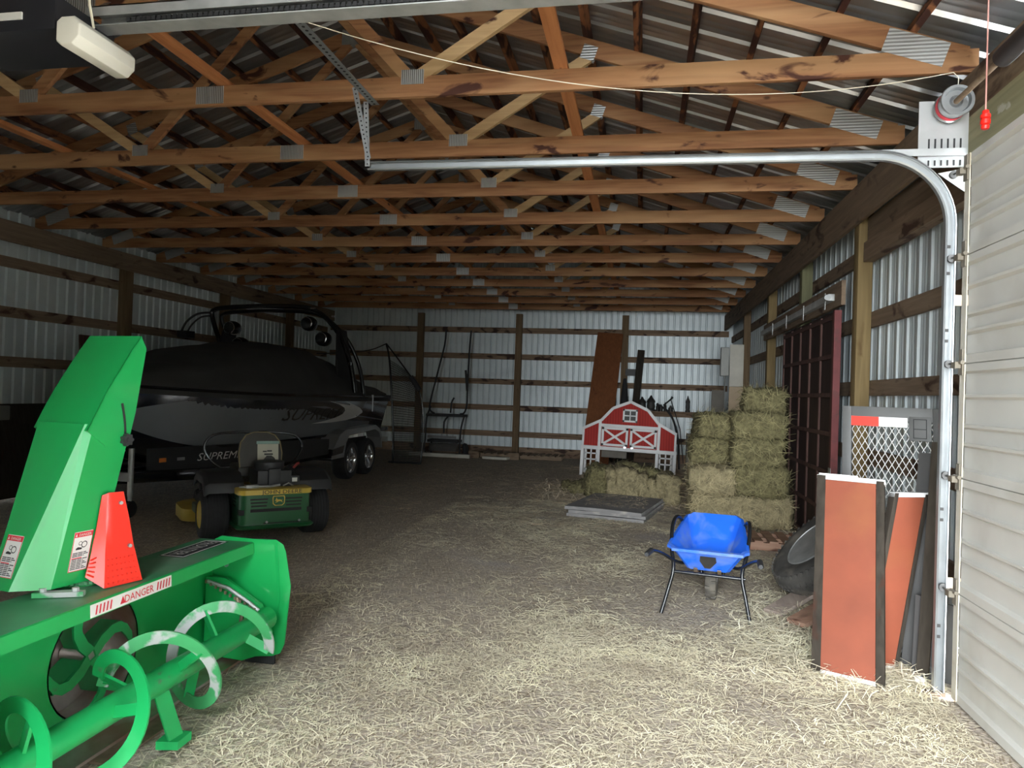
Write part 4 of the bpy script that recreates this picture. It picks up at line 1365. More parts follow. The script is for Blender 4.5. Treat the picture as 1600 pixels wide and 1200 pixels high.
# engine
q = MB().bx((-0.16, -0.36, 0.55), (0.18, 0.02, 0.72)).bx((-0.06, -0.40, 0.56), (0.06, -0.34, 0.74)).bx((0.14, -0.34, 0.56), (0.27, -0.10, 0.66))
q.cyl((0.0, -0.15, 0.70), (0.0, -0.15, 0.80), 0.15, n=24)
eng = q.build('engine', 'black_plastic', mw, bevel=0.012, **kw)
q = MB().tube([(-0.33, -0.35, 0.56), (-0.2, -0.42, 0.575), (-0.05, -0.43, 0.57), (0.05, -0.41, 0.58)], 0.012, 7).tube([(0.08, -0.42, 0.57), (0.13, -0.44, 0.60), (0.18, -0.42, 0.57)], 0.008, 7)
q.box((-0.22, -0.38, 0.572), (0.12, 0.08, 0.03))
q.build('hoses', 'galv_dull', eng, **kw)
MB().bx((0.19, -0.352, 0.60), (0.24, -0.342, 0.64)).build('engine_label', 'decal_white', eng, **kw)
# seat
sd_ = [(-0.215, 0.0), (-0.225, 0.15), (-0.205, 0.27), (-0.15, 0.345), (-0.07, 0.375), (0.07, 0.375), (0.15, 0.345), (0.205, 0.27), (0.225, 0.15), (0.215, 0.0)]
R_ = Matrix.Rotation(-0.14, 3, 'X')
back = MB().prism([R_ @ V(x, -0.045, z) + V(-0.02, 0.17, 0.70) for x, z in sd_], R_ @ V(0, 0.09, 0))
bo = back.build('seat_back', 'vinyl_seat', mw, bevel=0.015, **kw)
MB().tube([R_ @ V(x * 1.0, -0.042, z) + V(-0.02, 0.17, 0.70) for x, z in sd_], 0.007, 6).build('piping', 'seat_piping', bo, **kw)
MB().box(R_ @ V(0.075, -0.050, 0.125) + V(-0.02, 0.17, 0.70), (0.22, 0.006, 0.24), R_).build('manual_pouch', 'paper', bo, **kw)
MB().box(R_ @ V(0.075, -0.052, 0.262) + V(-0.02, 0.17, 0.70), (0.24, 0.006, 0.03), R_).build('pouch_flap', 'paper_blue', bo, **kw)
q = MB()
for (x, z, w, h_) in ((0.04, 0.165, 0.04, 0.014), (0.09, 0.17, 0.05, 0.016), (0.08, 0.135, 0.09, 0.018), (0.085, 0.115, 0.06, 0.010)):
    q.box(R_ @ V(x, -0.0545, z) + V(-0.02, 0.17, 0.70), (w, 0.002, h_), R_)
q.lathe([(0.001, 0), (0.065, 0), (0.065, 0.002), (0.001, 0.002)], R_ @ V(0.09, -0.0535, 0.055) + V(-0.02, 0.17, 0.70), R_ @ V(0, -1, 0), 24)
q.build('pouch_print', 'gate_dark', bo, **kw)
MB().bx((-0.24, 0.18, 0.60), (0.21, 0.66, 0.71)).build('seat_cushion', 'vinyl_seat', mw, bevel=0.03, **kw)
# fenders
for s_ in (-1, 1):
    pr = [(-0.30, 0.50), (-0.27, 0.60), (-0.10, 0.685), (0.25, 0.69), (0.42, 0.60), (0.42, 0.52), (0.22, 0.61), (-0.10, 0.605), (-0.24, 0.50)]
    xa, xb = (0.27 * s_, 0.64 * s_)
    o_ = MB().loft([[V(xa, y, z) for y, z in pr], [V(xb * 0.94, y, z - 0.0) for y, z in pr], [V(xb, y * 0.95, z - 0.03) for y, z in pr]]).build('fender', 'black_plastic', mw, bevel=0.008, **kw)
    # lap bar levers
    lv = smooth_path([V(s_ * 0.30, 0.42, 0.62), V(s_ * 0.46, 0.50, 0.75), V(s_ * 0.53, 0.52, 0.90), V(s_ * 0.44, 0.54, 1.02), V(s_ * 0.20, 0.58, 1.05), V(s_ * 0.05, 0.58, 1.05)])
    MB().tube(lv, 0.014, 8).build('control_lever', 'black_gloss', mw, **kw)
MB().tube([(0.30, 0.02, 0.70), (0.34, 0.02, 0.745), (0.36, 0.01, 0.75)], 0.015, 8).build('fuel_lever', 'red_paint', mw, **kw)
q = MB().box((-0.34, -0.42, 0.345), (0.014, 0.01, 0.06))
q.add([(-0.36, -0.427, 0.37), (-0.32, -0.427, 0.37), (-0.34, -0.427, 0.40)], [(0, 1, 2)])
# deck with casters
MB().loft([rrect(-0.70, 0.66, 0.62, 1.35, 0.07, 0.18), rrect(-0.70, 0.66, 0.62, 1.35, 0.20, 0.18), rrect(-0.64, 0.60, 0.68, 1.29, 0.225, 0.16)]).build('mowing_deck', 'dull_yellow', mw, **kw)
q = MB().bx((-0.5, 0.75, 0.225), (0.5, 1.2, 0.30)).cyl((-0.45, 0.95, 0.22), (-0.45, 0.95, 0.36), 0.06, n=14).cyl((0.42, 0.95, 0.22), (0.42, 0.95, 0.36), 0.06, n=14)
q.bx((-0.24, 0.55, 0.30), (0.24, 1.35, 0.36))
q.build('deck_top', 'black_matte', mw, **kw)
for s_ in (-1, 1):
    q = MB().cyl((s_ * 0.38, 1.5, 0.22), (s_ * 0.38, 1.5, 0.50), 0.03, n=12).beam((s_ * 0.15, 1.3, 0.44), (s_ * 0.40, 1.5, 0.44), 0.07, 0.07)
    fo_ = q.build('caster_fork', 'black_matte', mw, **kw)
    MB().lathe([(0.05, -0.06), (0.13, -0.06), (0.15, -0.03), (0.15, 0.03), (0.13, 0.06), (0.05, 0.06)], (s_ * 0.38, 1.56, 0.15), (1, 0, 0), 24).build('caster_wheel', 'rubber', fo_, **kw)

# ------------------------------------------------------------------ wheelbarrow (local: x right, y forward)
wbw = T('wheelbarrow', 'blue plastic tub wheelbarrow with black tube frame standing on the straw', 'wheelbarrow', (0.50, 5.42, 0), -0.17)


def tub_ring(f, o_=0.0):
    """f 0 at the bottom, 1 at the rim; near edge is low, far edge high"""
    a = lambda lo, hi: lo + (hi - lo) * f
    xn, xf_ = a(0.155, 0.285) - o_, a(0.12, 0.205) - o_
    yn, yf_ = a(0.10, -0.02) + o_, a(0.34, 0.64) - o_
    zn, zf = a(0.315, 0.485), a(0.34, 0.655)
    base = [(-xn, yn, zn), (xn, yn, zn), (xf_, yf_, zf), (-xf_, yf_, zf)]
    out = []
    for i in range(4):
        p0, p1, p2 = Vector(base[i - 1]), Vector(base[i]), Vector(base[(i + 1) % 4])
        for t in (0.18, 0.08):
            out.append(p1.lerp(p0, t))
        out.append(p1 * 0.9 + (p0 + p2) * 0.05)
        for t in (0.08, 0.18):
            out.append(p1.lerp(p2, t))
    return out


up = V(0, 0, 0.006)
rings = [tub_ring(0), tub_ring(0.35), tub_ring(0.7), tub_ring(1.0)]
rim1 = [p + (p - V(0, 0.30, p.z)).normalized() * 0.022 for p in tub_ring(1.0)]
rim2 = [p - V(0, 0, 0.02) for p in rim1]
rings = [tub_ring(0)] + [tub_ring(f) for f in (0.3, 0.65, 0.97)] + [rim2, rim1] + [[p + up for p in tub_ring(f, 0.006)] for f in (1.0, 0.65, 0.3, 0.03)]
tub = MB().loft(rings).build('tub', 'blue_plastic', wbw, ang=50, **kw)
MB().prism([V(0.0 + x, -0.004 + 0.06 * (0.44 - z) / 0.12, z) for x, z in ((-0.05, 0.44), (0.06, 0.44), (0.065, 0.40), (0.02, 0.345), (-0.02, 0.345), (-0.055, 0.40))], (0, -0.003, 0)).build('scuffed_patch', 'lantern', tub, **kw)
for s_ in (-1, 1):
    pth = smooth_path([V(s_ * 0.315, -0.06, 0.0), V(s_ * 0.275, 0.0, 0.17), V(s_ * 0.245, 0.03, 0.32), V(s_ * 0.272, 0.10, 0.46), V(s_ * 0.285, 0.22, 0.60), V(s_ * 0.272, 0.38, 0.655), V(s_ * 0.23, 0.50, 0.58), V(s_ * 0.13, 0.54, 0.35), V(s_ * 0.075, 0.53, 0.17)])
    MB().tube(pth, 0.0145, 10).build('leg', 'black_gloss', wbw, **kw)
    pth = smooth_path([V(s_ * 0.12, 0.42, 0.30), V(s_ * 0.22, 0.12, 0.35), V(s_ * 0.31, -0.10, 0.45), V(s_ * 0.36, -0.26, 0.50), V(s_ * 0.375, -0.36, 0.50)])
    ho = MB().tube(pth, 0.013, 10).build('handle', 'black_gloss', wbw, **kw)
    MB().tube([V(s_ * 0.368, -0.28, 0.502), V(s_ * 0.376, -0.40, 0.50), V(s_ * 0.377, -0.42, 0.50)], [0.021, 0.020, 0.014], 12).build('grip', 'black_plastic', ho, **kw)
MB().cyl((-0.26, 0.025, 0.30), (0.27, 0.025, 0.30), 0.012, n=10).build('cross_bar', 'black_gloss', wbw, **kw)
q = MB()
for x in (-0.085, 0.085):
    q.beam((x, 0.03, 0.34), (x, 0.09, 0.30), 0.028, 0.006).beam((x, 0.09, 0.30), (x * 0.9, 0.52, 0.165), 0.028, 0.006)
q.build('wheel_bracket', 'rust_metal', wbw, **kw)
q = MB().lathe([(0.07, -0.03), (0.12, -0.045), (0.15, -0.04), (0.165, -0.02), (0.168, 0.0), (0.165, 0.02), (0.15, 0.04), (0.12, 0.045), (0.07, 0.03)], (0.0, 0.52, 0.168), (1, 0, 0), 32, loop=True)
for k in range(26):
    a = 2 * PI * k / 26
    q.box((0.022 * (1 if k % 2 else -1), 0.52 + 0.166 * math.cos(a), 0.168 + 0.166 * math.sin(a)), (0.034, 0.02, 0.02), Matrix.Rotation(a, 3, 'X'))
wo = q.build('tyre', 'rubber_dusty', wbw, **kw)
MB().lathe([(0.002, -0.04), (0.03, -0.04), (0.03, -0.015), (0.072, -0.02), (0.072, 0.02), (0.03, 0.015), (0.03, 0.04), (0.002, 0.04)], (0.0, 0.52, 0.168), (1, 0, 0), 24).build('rim', 'galv_dull', wo, **kw)

# ------------------------------------------------------------------ hay
rnd = random.Random(5)


def blades(pts_n, L0, L1, w, rg, lay=0.8):
    q_ = MB()
    for p, n_ in pts_n:
        d = Vector((rg.gauss(0, 1), rg.gauss(0, 1), rg.gauss(0, 1)))
        d = (d - n_ * d.dot(n_) * lay).normalized()
        if d.dot(n_) < -0.1:
            d = -d
        sd = d.cross(n_)
        if sd.length < 0.05:
            continue
        sd.normalize()
        l_ = rg.uniform(L0, L1)
        ww = w * rg.uniform(0.6, 1.4)
        a = p - d * l_ * 0.3
        b = p + d * l_ * 0.3 + n_ * 0.006
        c = p + d * l_ * 0.7 + n_ * (0.012 * rg.random() - 0.012)
        q_.add([a - sd * ww, a + sd * ww, b + sd * ww, b - sd * ww, c + sd * ww * 0.5, c - sd * ww * 0.5], [(0, 1, 2, 3), (3, 2, 4, 5)])
    return q_


def bale(c, d, rz, label, mat_='hay', rough=0.045, nb=520, seed=1, tilt=0.0, name='hay_bale', group='hay bales', parent=None, L0=0.05, L1=0.17, rnd_c=0.07, axis_flakes=True):
    rg = random.Random(seed)
    M = Matrix.Translation(Vector(c)) @ Matrix.Rotation(rz, 4, 'Z') @ Matrix.Rotation(tilt, 4, 'Y')
    hx, hy, hz = d[0] / 2, d[1] / 2, d[2] / 2
    nx, ny, nz = max(4, int(d[0] / 0.035)), max(4, int(d[1] / 0.05)), max(4, int(d[2] / 0.035))
    idx = {}
    vs, fs, ns = [], [], []

    def vid(u, v, w):
        k = (round(u, 5), round(v, 5), round(w, 5))
        if k in idx:
            return idx[k]
        p = Vector((u * hx, v * hy, w * hz))
        # round the corners
        q = Vector((max(-hx + rnd_c, min(hx - rnd_c, p.x)), max(-hy + rnd_c, min(hy - rnd_c, p.y)), max(-hz + rnd_c, min(hz - rnd_c, p.z))))
        e = p - q
        n_ = e.normalized() if e.length > 1e-6 else Vector((0, 0, 1))
        if e.length > rnd_c:
            p = q + n_ * rnd_c
        s_ = Vector((seed * 3.1, seed * 1.7, 0))
        flake = math.sin((p.x + 0.03 * mnoise.noise(p * 3 + s_)) * 2 * PI / 0.10) * 0.006 if axis_flakes else 0
        a = mnoise.fractal(p * 7 + s_, 0.8, 2.0, 4) * rough + mnoise.noise(p * 2.2 + s_) * rough * 0.8 + flake
        p = p + n_ * a
        # twine pinches
        for tx_ in (-0.28, 0.28):
            k2 = abs(p.x - tx_ * d[0])
            if k2 < 0.02 and d[0] > 0.7:
                p -= n_ * 0.012
        idx[k] = len(vs)
        vs.append(M @ p)
        ns.append((M.to_3x3() @ n_).normalized())
        return idx[k]

    def face(fix, sgn, n1, n2):
        for i in range(n1):
            for j in range(n2):
                q = []
                for a, b in ((i, j), (i + 1, j), (i + 1, j + 1), (i, j + 1)):
                    u, v = -1 + 2 * a / n1, -1 + 2 * b / n2
                    q.append(vid(*((sgn, u, v) if fix == 0 else (u, sgn, v) if fix == 1 else (u, v, sgn))))
                fs.append(tuple(q))

    for s_ in (-1, 1):
        face(0, s_, ny, nz)
        face(1, s_, nx, nz)
        face(2, s_, nx, ny)
    g_ = MB()
    g_.add(vs, fs)
    o_ = g_.build(name, mat_, parent, ang=180)
    pk = []
    zlo = min(v.z for v in vs) + 0.015
    for _ in range(nb):
        k = rg.randrange(len(vs))
        if vs[k].z > zlo + 0.02:
            pk.append((vs[k] + Vector((rg.uniform(-.02, .02), 0, rg.uniform(-.02, .02))), ns[k]))
    bl_ = blades(pk, L0, L1, 0.0022, rg, 0.65)
    b2 = bl_.build('loose_stems', 'hay_blade' if mat_ == 'hay' else 'hay_pale_blade', o_, smooth=False, recalc=False)
    b2['kind'] = 'stuff'
    if parent is None:
        tag(o_, label, 'hay bale', group)
    return o_


FY = 8.72
hb_ = [
    ((1.18, FY + 0.25, 0.285), (1.16, 0.5, 0.37), 0.0, 'widest hay bale at the bottom of the stack behind the wheelbarrow', 'hay_pale', 900),
    ((0.845, FY + 0.31, 0.625), (0.54, 0.64, 0.33), 0.04, 'hay bale at the left of the stack directly on the widest bottom bale', 'hay_pale', 520),
    ((1.40, FY + 0.26, 0.645), (0.60, 0.6, 0.35), -0.02, 'hay bale at the right of the stack directly on the widest bottom bale', 'hay', 560),
    ((0.835, FY + 0.72, 0.945), (0.47, 0.7, 0.33), 0.0, 'square ended hay bale in the middle of the left column of the stack', 'hay', 420),
    ((1.36, FY + 0.30, 0.985), (0.60, 0.7, 0.33), 0.03, 'hay bale in the right column of the stack, second below the topmost bale', 'hay', 560),
    ((0.91, FY + 0.66, 1.265), (0.50, 0.7, 0.31), 0.06, 'rounded hay bale on top of the left column of the stack', 'hay', 420),
    ((1.38, FY + 0.36, 1.295), (0.62, 0.7, 0.30), -0.02, 'hay bale in the right column of the stack, directly under the topmost bale', 'hay', 560),
    ((1.47, FY + 0.58, 1.60), (0.48, 0.5, 0.31), -0.05, 'topmost hay bale of the stack against the dark sliding door', 'hay', 420)]
for i, (c, d, rz, lab, m_, nb) in enumerate(hb_):
    bale(c, d, rz, lab, m_, nb=int(nb * 2.2), L1=0.22, seed=i + 2)

# broken bale before the playhouse
bb = T('broken_hay_bale', 'broken hay bale sagging open on the floor before the red playhouse', 'hay bale', (-0.15, 11.2, 0), 0, 'hay bales')
bale((-0.62, 11.05, 0.26), (0.46, 0.55, 0.52), 0.15, '', 'hay', 0.07, 520, 31, 0.12, 'hay_lump', parent=bb, rnd_c=0.12)
for i, (x, y, h_, tl_) in enumerate(((-0.40, 10.98, 0.44, 0.10), (-0.26, 10.95, 0.45, 0.12), (-0.10, 10.92, 0.42, 0.22), (0.04, 10.94, 0.37, 0.32), (0.16, 10.98, 0.30, 0.38), (0.33, 11.02, 0.36, -0.08), (0.46, 11.0, 0.33, -0.05))):
    bale((x, y, h_ / 2 + 0.03), (0.22, 0.52, h_ + 0.10), 0.05 * math.sin(i * 2), '', 'hay_pale', 0.045, 230, 40 + i, -tl_, 'hay_flake', parent=bb, rnd_c=0.06, axis_flakes=False)

bale((0.06, 11.17, 0.47), (0.86, 0.40, 0.10), 0.05, '', 'hay', 0.05, 300, 61, 0.17, 'matted_top', parent=bb, rnd_c=0.045, axis_flakes=False)
bale((-0.95, 11.5, 0.10), (0.5, 0.6, 0.20), 0.4, '', 'hay', 0.06, 300, 62, 0.0, 'hay_lump', parent=bb, rnd_c=0.09, axis_flakes=False)
# ------------------------------------------------------------------ grey rubber mats
for k, (dx, dy, r_, lab) in enumerate(((0, 0, 0.0, 'lowest grey rubber mat of the stack before the hay, on the floor'),
                                       (0.015, 0.02, 0.01, 'middle grey rubber mat of the stack before the hay'),
                                       (-0.02, 0.0, -0.012, 'top grey rubber mat of the stack, dusted with straw'))):
    q = MB()
    nx_, ny_ = 16, 10
    top, bot = [], []
    R = Matrix.Rotation(-0.20 + r_, 3, 'Z')
    for j in range(ny_ + 1):
        for i in range(nx_ + 1):
            u, v = i / nx_ - 0.5, j / ny_ - 0.5
            p = R @ V(u * 1.02, v * 1.45, 0) + V(-0.30 + dx, 9.95 + dy, 0)
            sag = 0.012 * math.sin(u * 5 + k) * (k > 0) * 0.4
            top.append(V(p.x, p.y, 0.045 * (k + 1) - 0.002 + sag))
            bot.append(V(p.x, p.y, 0.045 * k + 0.002 + sag))
    n0 = len(top)
    W = nx_ + 1
    fs = []
    for j in range(ny_):
        for i in range(nx_):
            a = j * W + i
            fs += [(a, a + 1, a + W + 1, a + W), (n0 + a, n0 + a + W, n0 + a + W + 1, n0 + a + 1)]
    edge = [i for i in range(W)] + [j * W + nx_ for j in range(1, ny_ + 1)] + [ny_ * W + i for i in range(nx_ - 1, -1, -1)] + [j * W for j in range(ny_ - 1, 0, -1)]
    for a, b in zip(edge, edge[1:] + edge[:1]):
        fs.append((a, b, n0 + b, n0 + a))
    q.add(top + bot, fs)
    tag(q.build('rubber_mat', 'mat_rubber', ang=50), lab, 'mat', 'rubber mats in a stack')

# ------------------------------------------------------------------ toy barn front (children's bed end)
ph = T('barn_playhouse', 'red and white wooden toy barn front with crossed doors and window', 'playhouse', (-0.26, 14.2, 0))
Mt = Matrix.Translation((0, 0, 0.5)) @ Matrix.Rotation(0.028, 4, 'Y') @ Matrix.Translation((0, 0, -0.5))
ol = [(-0.91, 0.53), (-0.91, 0.90), (-0.555, 1.085), (-0.34, 1.335), (0.0, 1.48), (0.34, 1.335), (0.555, 1.085), (0.91, 0.90), (0.91, 0.53)]
PB = lambda m_, nm, mt, par, **k_: m_.xf(Mt).build(nm, mt, par, world=False, **k_)
pan = PB(MB().prism([V(x, 0.0, z) for x, z in ol], (0, 0.03, 0)), 'panel', 'red_wood', ph)
tr_ = MB()
for (a, b) in zip(ol[1:-1], ol[2:-1]):
    tr_.beam(V(a[0], -0.012, a[1] + 0.01), V(b[0], -0.012, b[1] + 0.01), 0.07, 0.055, (0, 0, 1))
PB(tr_, 'roof_trim', 'white_paint', ph, bevel=0.003)
tr_ = MB()
tr_.box((0, -0.014, 0.545), (1.86, 0.03, 0.07)).box((0, -0.016, 1.00), (1.1, 0.02, 0.06))
for x in (-0.575, 0.575):
    tr_.box((x, -0.016, 0.82), (0.055, 0.02, 0.56))
for x in (-0.895, 0.895):
    tr_.box((x, -0.016, 0.74), (0.04, 0.02, 0.38))
PB(tr_, 'trim', 'white_paint', ph, bevel=0.002)
for s_ in (-1, 1):
    dd = MB()
    x0, x1, z0, z1 = 0.02 * s_, 0.535 * s_, 0.60, 0.965
    xm = (x0 + x1) / 2
    dd.box((xm, -0.02, z0 + 0.02), (0.515, 0.018, 0.045)).box((xm, -0.02, z1 - 0.02), (0.515, 0.018, 0.045))
    for x in (x0 + 0.022 * s_, x1 - 0.022 * s_):
        dd.box((x, -0.02, (z0 + z1) / 2), (0.045, 0.018, z1 - z0))
    dd.beam((x0 + 0.04 * s_, -0.021, z0 + 0.04), (x1 - 0.04 * s_, -0.021, z1 - 0.04), 0.016, 0.042, (0, 0, 1))
    dd.beam((x0 + 0.04 * s_, -0.0215, z1 - 0.04), (x1 - 0.04 * s_, -0.0215, z0 + 0.04), 0.016, 0.042, (0, 0, 1))
    do = PB(dd, 'barn_door', 'white_paint', ph, bevel=0.002)
    PB(MB().box((x0 + 0.05 * s_, -0.034, 0.585), (0.05, 0.012, 0.035)), 'latch', 'chrome', do)
ww = MB()
for x in (-0.125, 0.125):
    ww.box((x, -0.02, 1.215), (0.035, 0.02, 0.25))
for z in (1.105, 1.325):
    ww.box((0, -0.02, z), (0.285, 0.02, 0.035))
ww.box((0, -0.02, 1.215), (0.022, 0.018, 0.22)).box((0, -0.02, 1.215), (0.22, 0.018, 0.022))
wo = PB(ww, 'window_frame', 'white_paint', ph, bevel=0.002)
PB(MB().box((0, -0.004, 1.215), (0.22, 0.006, 0.22)), 'pane', 'glass_dark', wo)
for x, y, z0 in ((-0.90, 0.0, -0.02), (-0.58, 0.02, 0.02), (0.56, 0.02, 0.05), (0.90, 0.0, 0.055), (-0.86, 0.35, 0.0), (0.86, 0.35, 0.06)):
    PB(MB().bx((x - 0.03, y - 0.02, z0), (x + 0.03, y + 0.03, 0.53)), 'leg', 'white_paint', ph, bevel=0.003)
for s_ in (-1, 1):
    gg = MB()
    xa, xb = 0.62, 0.84
    for x in (xa, (xa + xb) / 2, xb):
        gg.box((s_ * x, 0.10, 0.30), (0.028, 0.02, 0.44))
    for z in (0.10, 0.30, 0.42):
        gg.box((s_ * (xa + xb) / 2, 0.10, z), (0.25, 0.02, 0.028))
    PB(gg, 'lower_window', 'white_paint', ph)
PB(MB().box((-0.28, 0.2, 0.42), (0.5, 0.02, 0.14)).box((0, 0.36, 0.5), (1.76, 0.03, 0.06)), 'rear_board', 'ply_grey', ph)
# ------------------------------------------------------------------ things against the right wall
def plank_box(name, label, a, b, up_h, lean, thick, face, rim_w, edge_mat='dark_frame', group=None):
    """door-like panel: bottom edge a to b on the floor, leaning back by vector lean over height up_h"""
    a, b = Vector(a), Vector(b)
    u = b - a
    w = u.length
    u.normalize()
    v = (Vector(lean) + V(0, 0, up_h))
    h = v.length
    v.normalize()
    n_ = u.cross(v).normalized()      # toward the viewer
    root = T(name, label, 'panel', (a + b) / 2, 0, group)
    P = lambda s_, t_, k=0.0: a + u * s_ + v * t_ + n_ * k

    def bar(s0, s1, t0_, t1_, k0, k1):
        return MB().prism([P(s0, t0_, k0), P(s1, t0_, k0), P(s1, t1_, k0), P(s0, t1_, k0)], n_ * (k1 - k0))
    bar(rim_w, w - 0.002, 0.025, h - 0.03, -0.012, 0.0).build('face_sheet', face, root)
    bar(0, rim_w, 0.012, h - 0.002, -thick, 0.004).build('side_rail', edge_mat, root, bevel=0.002)
    bar(w, w + rim_w * 0.85, 0.012, h - 0.01, -thick, 0.004).build('side_rail', edge_mat, root, bevel=0.002)
    bar(rim_w, w, 0.0, 0.024, -thick, 0.002).build('end_strip', 'white_paint', root)
    bar(0.0, w + 0.05, h - 0.028, h, -thick, 0.003).build('end_strip', 'white_paint', root)
    bar(rim_w, w, 0.1, h - 0.05, -thick, -thick + 0.01).build('back_sheet', 'dark_frame', root)
    return root, P, w, h


pa, PP, w_, h_ = plank_box('orange_panel', 'tall orange faced panel with dark edges leaning by the overhead door, nearest of two', (1.03, 4.50, 0.004), (1.345, 4.36, 0.004), 1.13, (0.10, 0.42, 0), 0.06, 'orange_panel', 0.052, group='orange panels')
q = MB().prism([PP(0.01, h_ + 0.004, 0.0), PP(0.24, h_ + 0.004, 0.0), PP(0.24, h_ + 0.012, 0.0), PP(0.01, h_ + 0.012, 0.0)], PP(0, 0, -0.055) - PP(0, 0, 0))
q.build('loose_cap', 'white_paint', pa)
plank_box('orange_panel', 'narrower orange panel slipping sideways behind the nearest orange panel', (1.34, 4.60, 0.004), (1.54, 4.67, 0.004), 1.06, (0.20, 0.14, 0), 0.05, 'orange_panel', 0.03, group='orange panels')


def mesh_gate(name, label, a, b, v, frame_w, frame_t, mat_, holes, cell, group=None, bottom=None):
    a, b, v = Vector(a), Vector(b), Vector(v)
    u = b - a
    w = u.length
    u.normalize()
    h = v.length
    v.normalize()
    n_ = u.cross(v).normalized()
    root = T(name, label, 'gate', (a + b) / 2, 0, group)
    P = lambda s_, t_, k=0.0: a + u * s_ + v * t_ + n_ * k

    def bar(s0, s1, t0_, t1_, k0, k1):
        return MB().prism([P(s0, t0_, k0), P(s1, t0_, k0), P(s1, t1_, k0), P(s0, t1_, k0)], n_ * (k1 - k0))
    bar(0, frame_w, 0, h, -frame_t, 0).build('frame_rail', mat_, root, bevel=0.004)
    bar(w - frame_w, w, 0, h, -frame_t, 0).build('frame_rail', mat_, root, bevel=0.004)
    bar(frame_w, w - frame_w, h - frame_w * 1.6, h, -frame_t, 0).build('frame_rail', mat_, root, bevel=0.004)
    bar(frame_w, w - frame_w, 0, frame_w, -frame_t, 0).build('frame_rail', mat_, root, bevel=0.004)
    s0, s1, t0_, t1_ = frame_w, w - frame_w, frame_w, h - frame_w * 1.6
    m_ = MB()
    for sg in (1, -1):
        k = -int((t1_ - t0_) / cell) - 2
        while k * cell < (s1 - s0) + (t1_ - t0_) + cell:
            # line s = s0 + k*cell + sg*(t-t0)*0.6
            pts_ = []
            c = k * cell + (0 if sg > 0 else 0)
            f = lambda t: s0 + c + sg * (t - t0_) * 0.55
            ta, tb = t0_, t1_
            if sg > 0:
                ta, tb = max(t0_, t0_ + (-c) / 0.55), min(t1_, t0_ + (s1 - s0 - c) / 0.55)
            else:
                ta, tb = max(t0_, t0_ + (c - (s1 - s0)) / 0.55), min(t1_, t0_ + c / 0.55)
            if tb - ta > 0.01:
                m_.beam(P(f(ta), ta, -frame_t / 2 + 0.002 * sg), P(f(tb), tb, -frame_t / 2 + 0.002 * sg), 0.004, 0.004, n_)
            k += 1
    m_.build('wire_mesh', 'mesh_wire', root, smooth=False)
    return root, P, w, h


mg, P, w_, h_ = mesh_gate('tailgate_ramp', 'grey mesh trailer gate with red and white tape standing behind the orange panels', (1.36, 5.16, 0.006), (1.90, 4.86, 0.006), (0.03, 0.22, 1.58), 0.06, 0.045, 'gate_grey', True, 0.042)
MB().prism([P(0.06, h_ - 0.135, 0.001), P(0.235, h_ - 0.135, 0.001), P(0.235, h_ - 0.07, 0.001), P(0.06, h_ - 0.07, 0.001)], P(0, 0, 0.002) - P(0, 0, 0)).build('red_tape', 'tape_red', mg)
wt = MB().prism([P(0.235, h_ - 0.135, 0.001), P(0.41, h_ - 0.135, 0.001), P(0.41, h_ - 0.07, 0.001), P(0.235, h_ - 0.07, 0.001)], P(0, 0, 0.002) - P(0, 0, 0)).build('white_tape', 'decal_white', mg)
q = MB()
q.prism([P(0.42, h_ - 0.22, 0.0), P(0.55, h_ - 0.22, 0.0), P(0.55, h_ - 0.06, 0.0), P(0.42, h_ - 0.06, 0.0)], P(0, 0, 0.008) - P(0, 0, 0))
q.build('latch_plate', 'gate_grey', mg, bevel=0.003)
q = MB()
for s0, s1, t0_, t1_ in ((0.445, 0.525, 0.205, 0.2), (0.445, 0.525, 0.08, 0.075), (0.445, 0.45, 0.205, 0.075), (0.52, 0.525, 0.205, 0.075), (0.445, 0.525, 0.145, 0.14)):
    q.prism([P(s0, h_ - t0_, 0.0085), P(s1, h_ - t0_, 0.0085), P(s1, h_ - t1_, 0.0085), P(s0, h_ - t1_, 0.0085)], P(0, 0, 0.001) - P(0, 0, 0))
q.build('latch_seams', 'black_matte', mg)
m2, P2, w2, h2 = mesh_gate('tailgate_ramp', 'low dark mesh gate on the floor beside the door track', (1.555, 4.80, 0.006), (1.80, 4.56, 0.006), (0.03, 0.16, 0.46), 0.05, 0.04, 'gate_grey', True, 0.04)
o = MB().beam((1.66, 4.56, 0.03), (1.80, 4.80, 1.38), 0.03, 0.065, (1, -0.6, 0)).build('dark_plank', 'dark_frame', bevel=0.003)
tag(o, 'dark narrow plank slanting behind the orange panels toward the door track', 'plank')
o = MB().beam((1.66, 4.72, 0.02), (1.82, 4.98, 1.30), 0.02, 0.12, (1, -0.6, 0)).build('dark_plank', 'gate_dark', bevel=0.003)
tag(o, 'blackish plank standing close behind the vertical door track', 'plank')
o = MB().prism([(1.62, 4.62, 0.005), (1.80, 4.50, 0.005), (1.82, 4.56, 0.44), (1.66, 4.70, 0.46)], (0.01, 0.012, 0)).build('sheet_metal_panel', 'gate_dark')
tag(o, 'dusty dark metal panel leaning at the foot of the door track', 'panel')
o = MB().bx((1.585, 4.46, 0.0), (1.635, 4.50, 0.04)).build('white_block', 'white_paint', bevel=0.003)
tag(o, 'small white block on the floor at the foot of the door track', 'block')

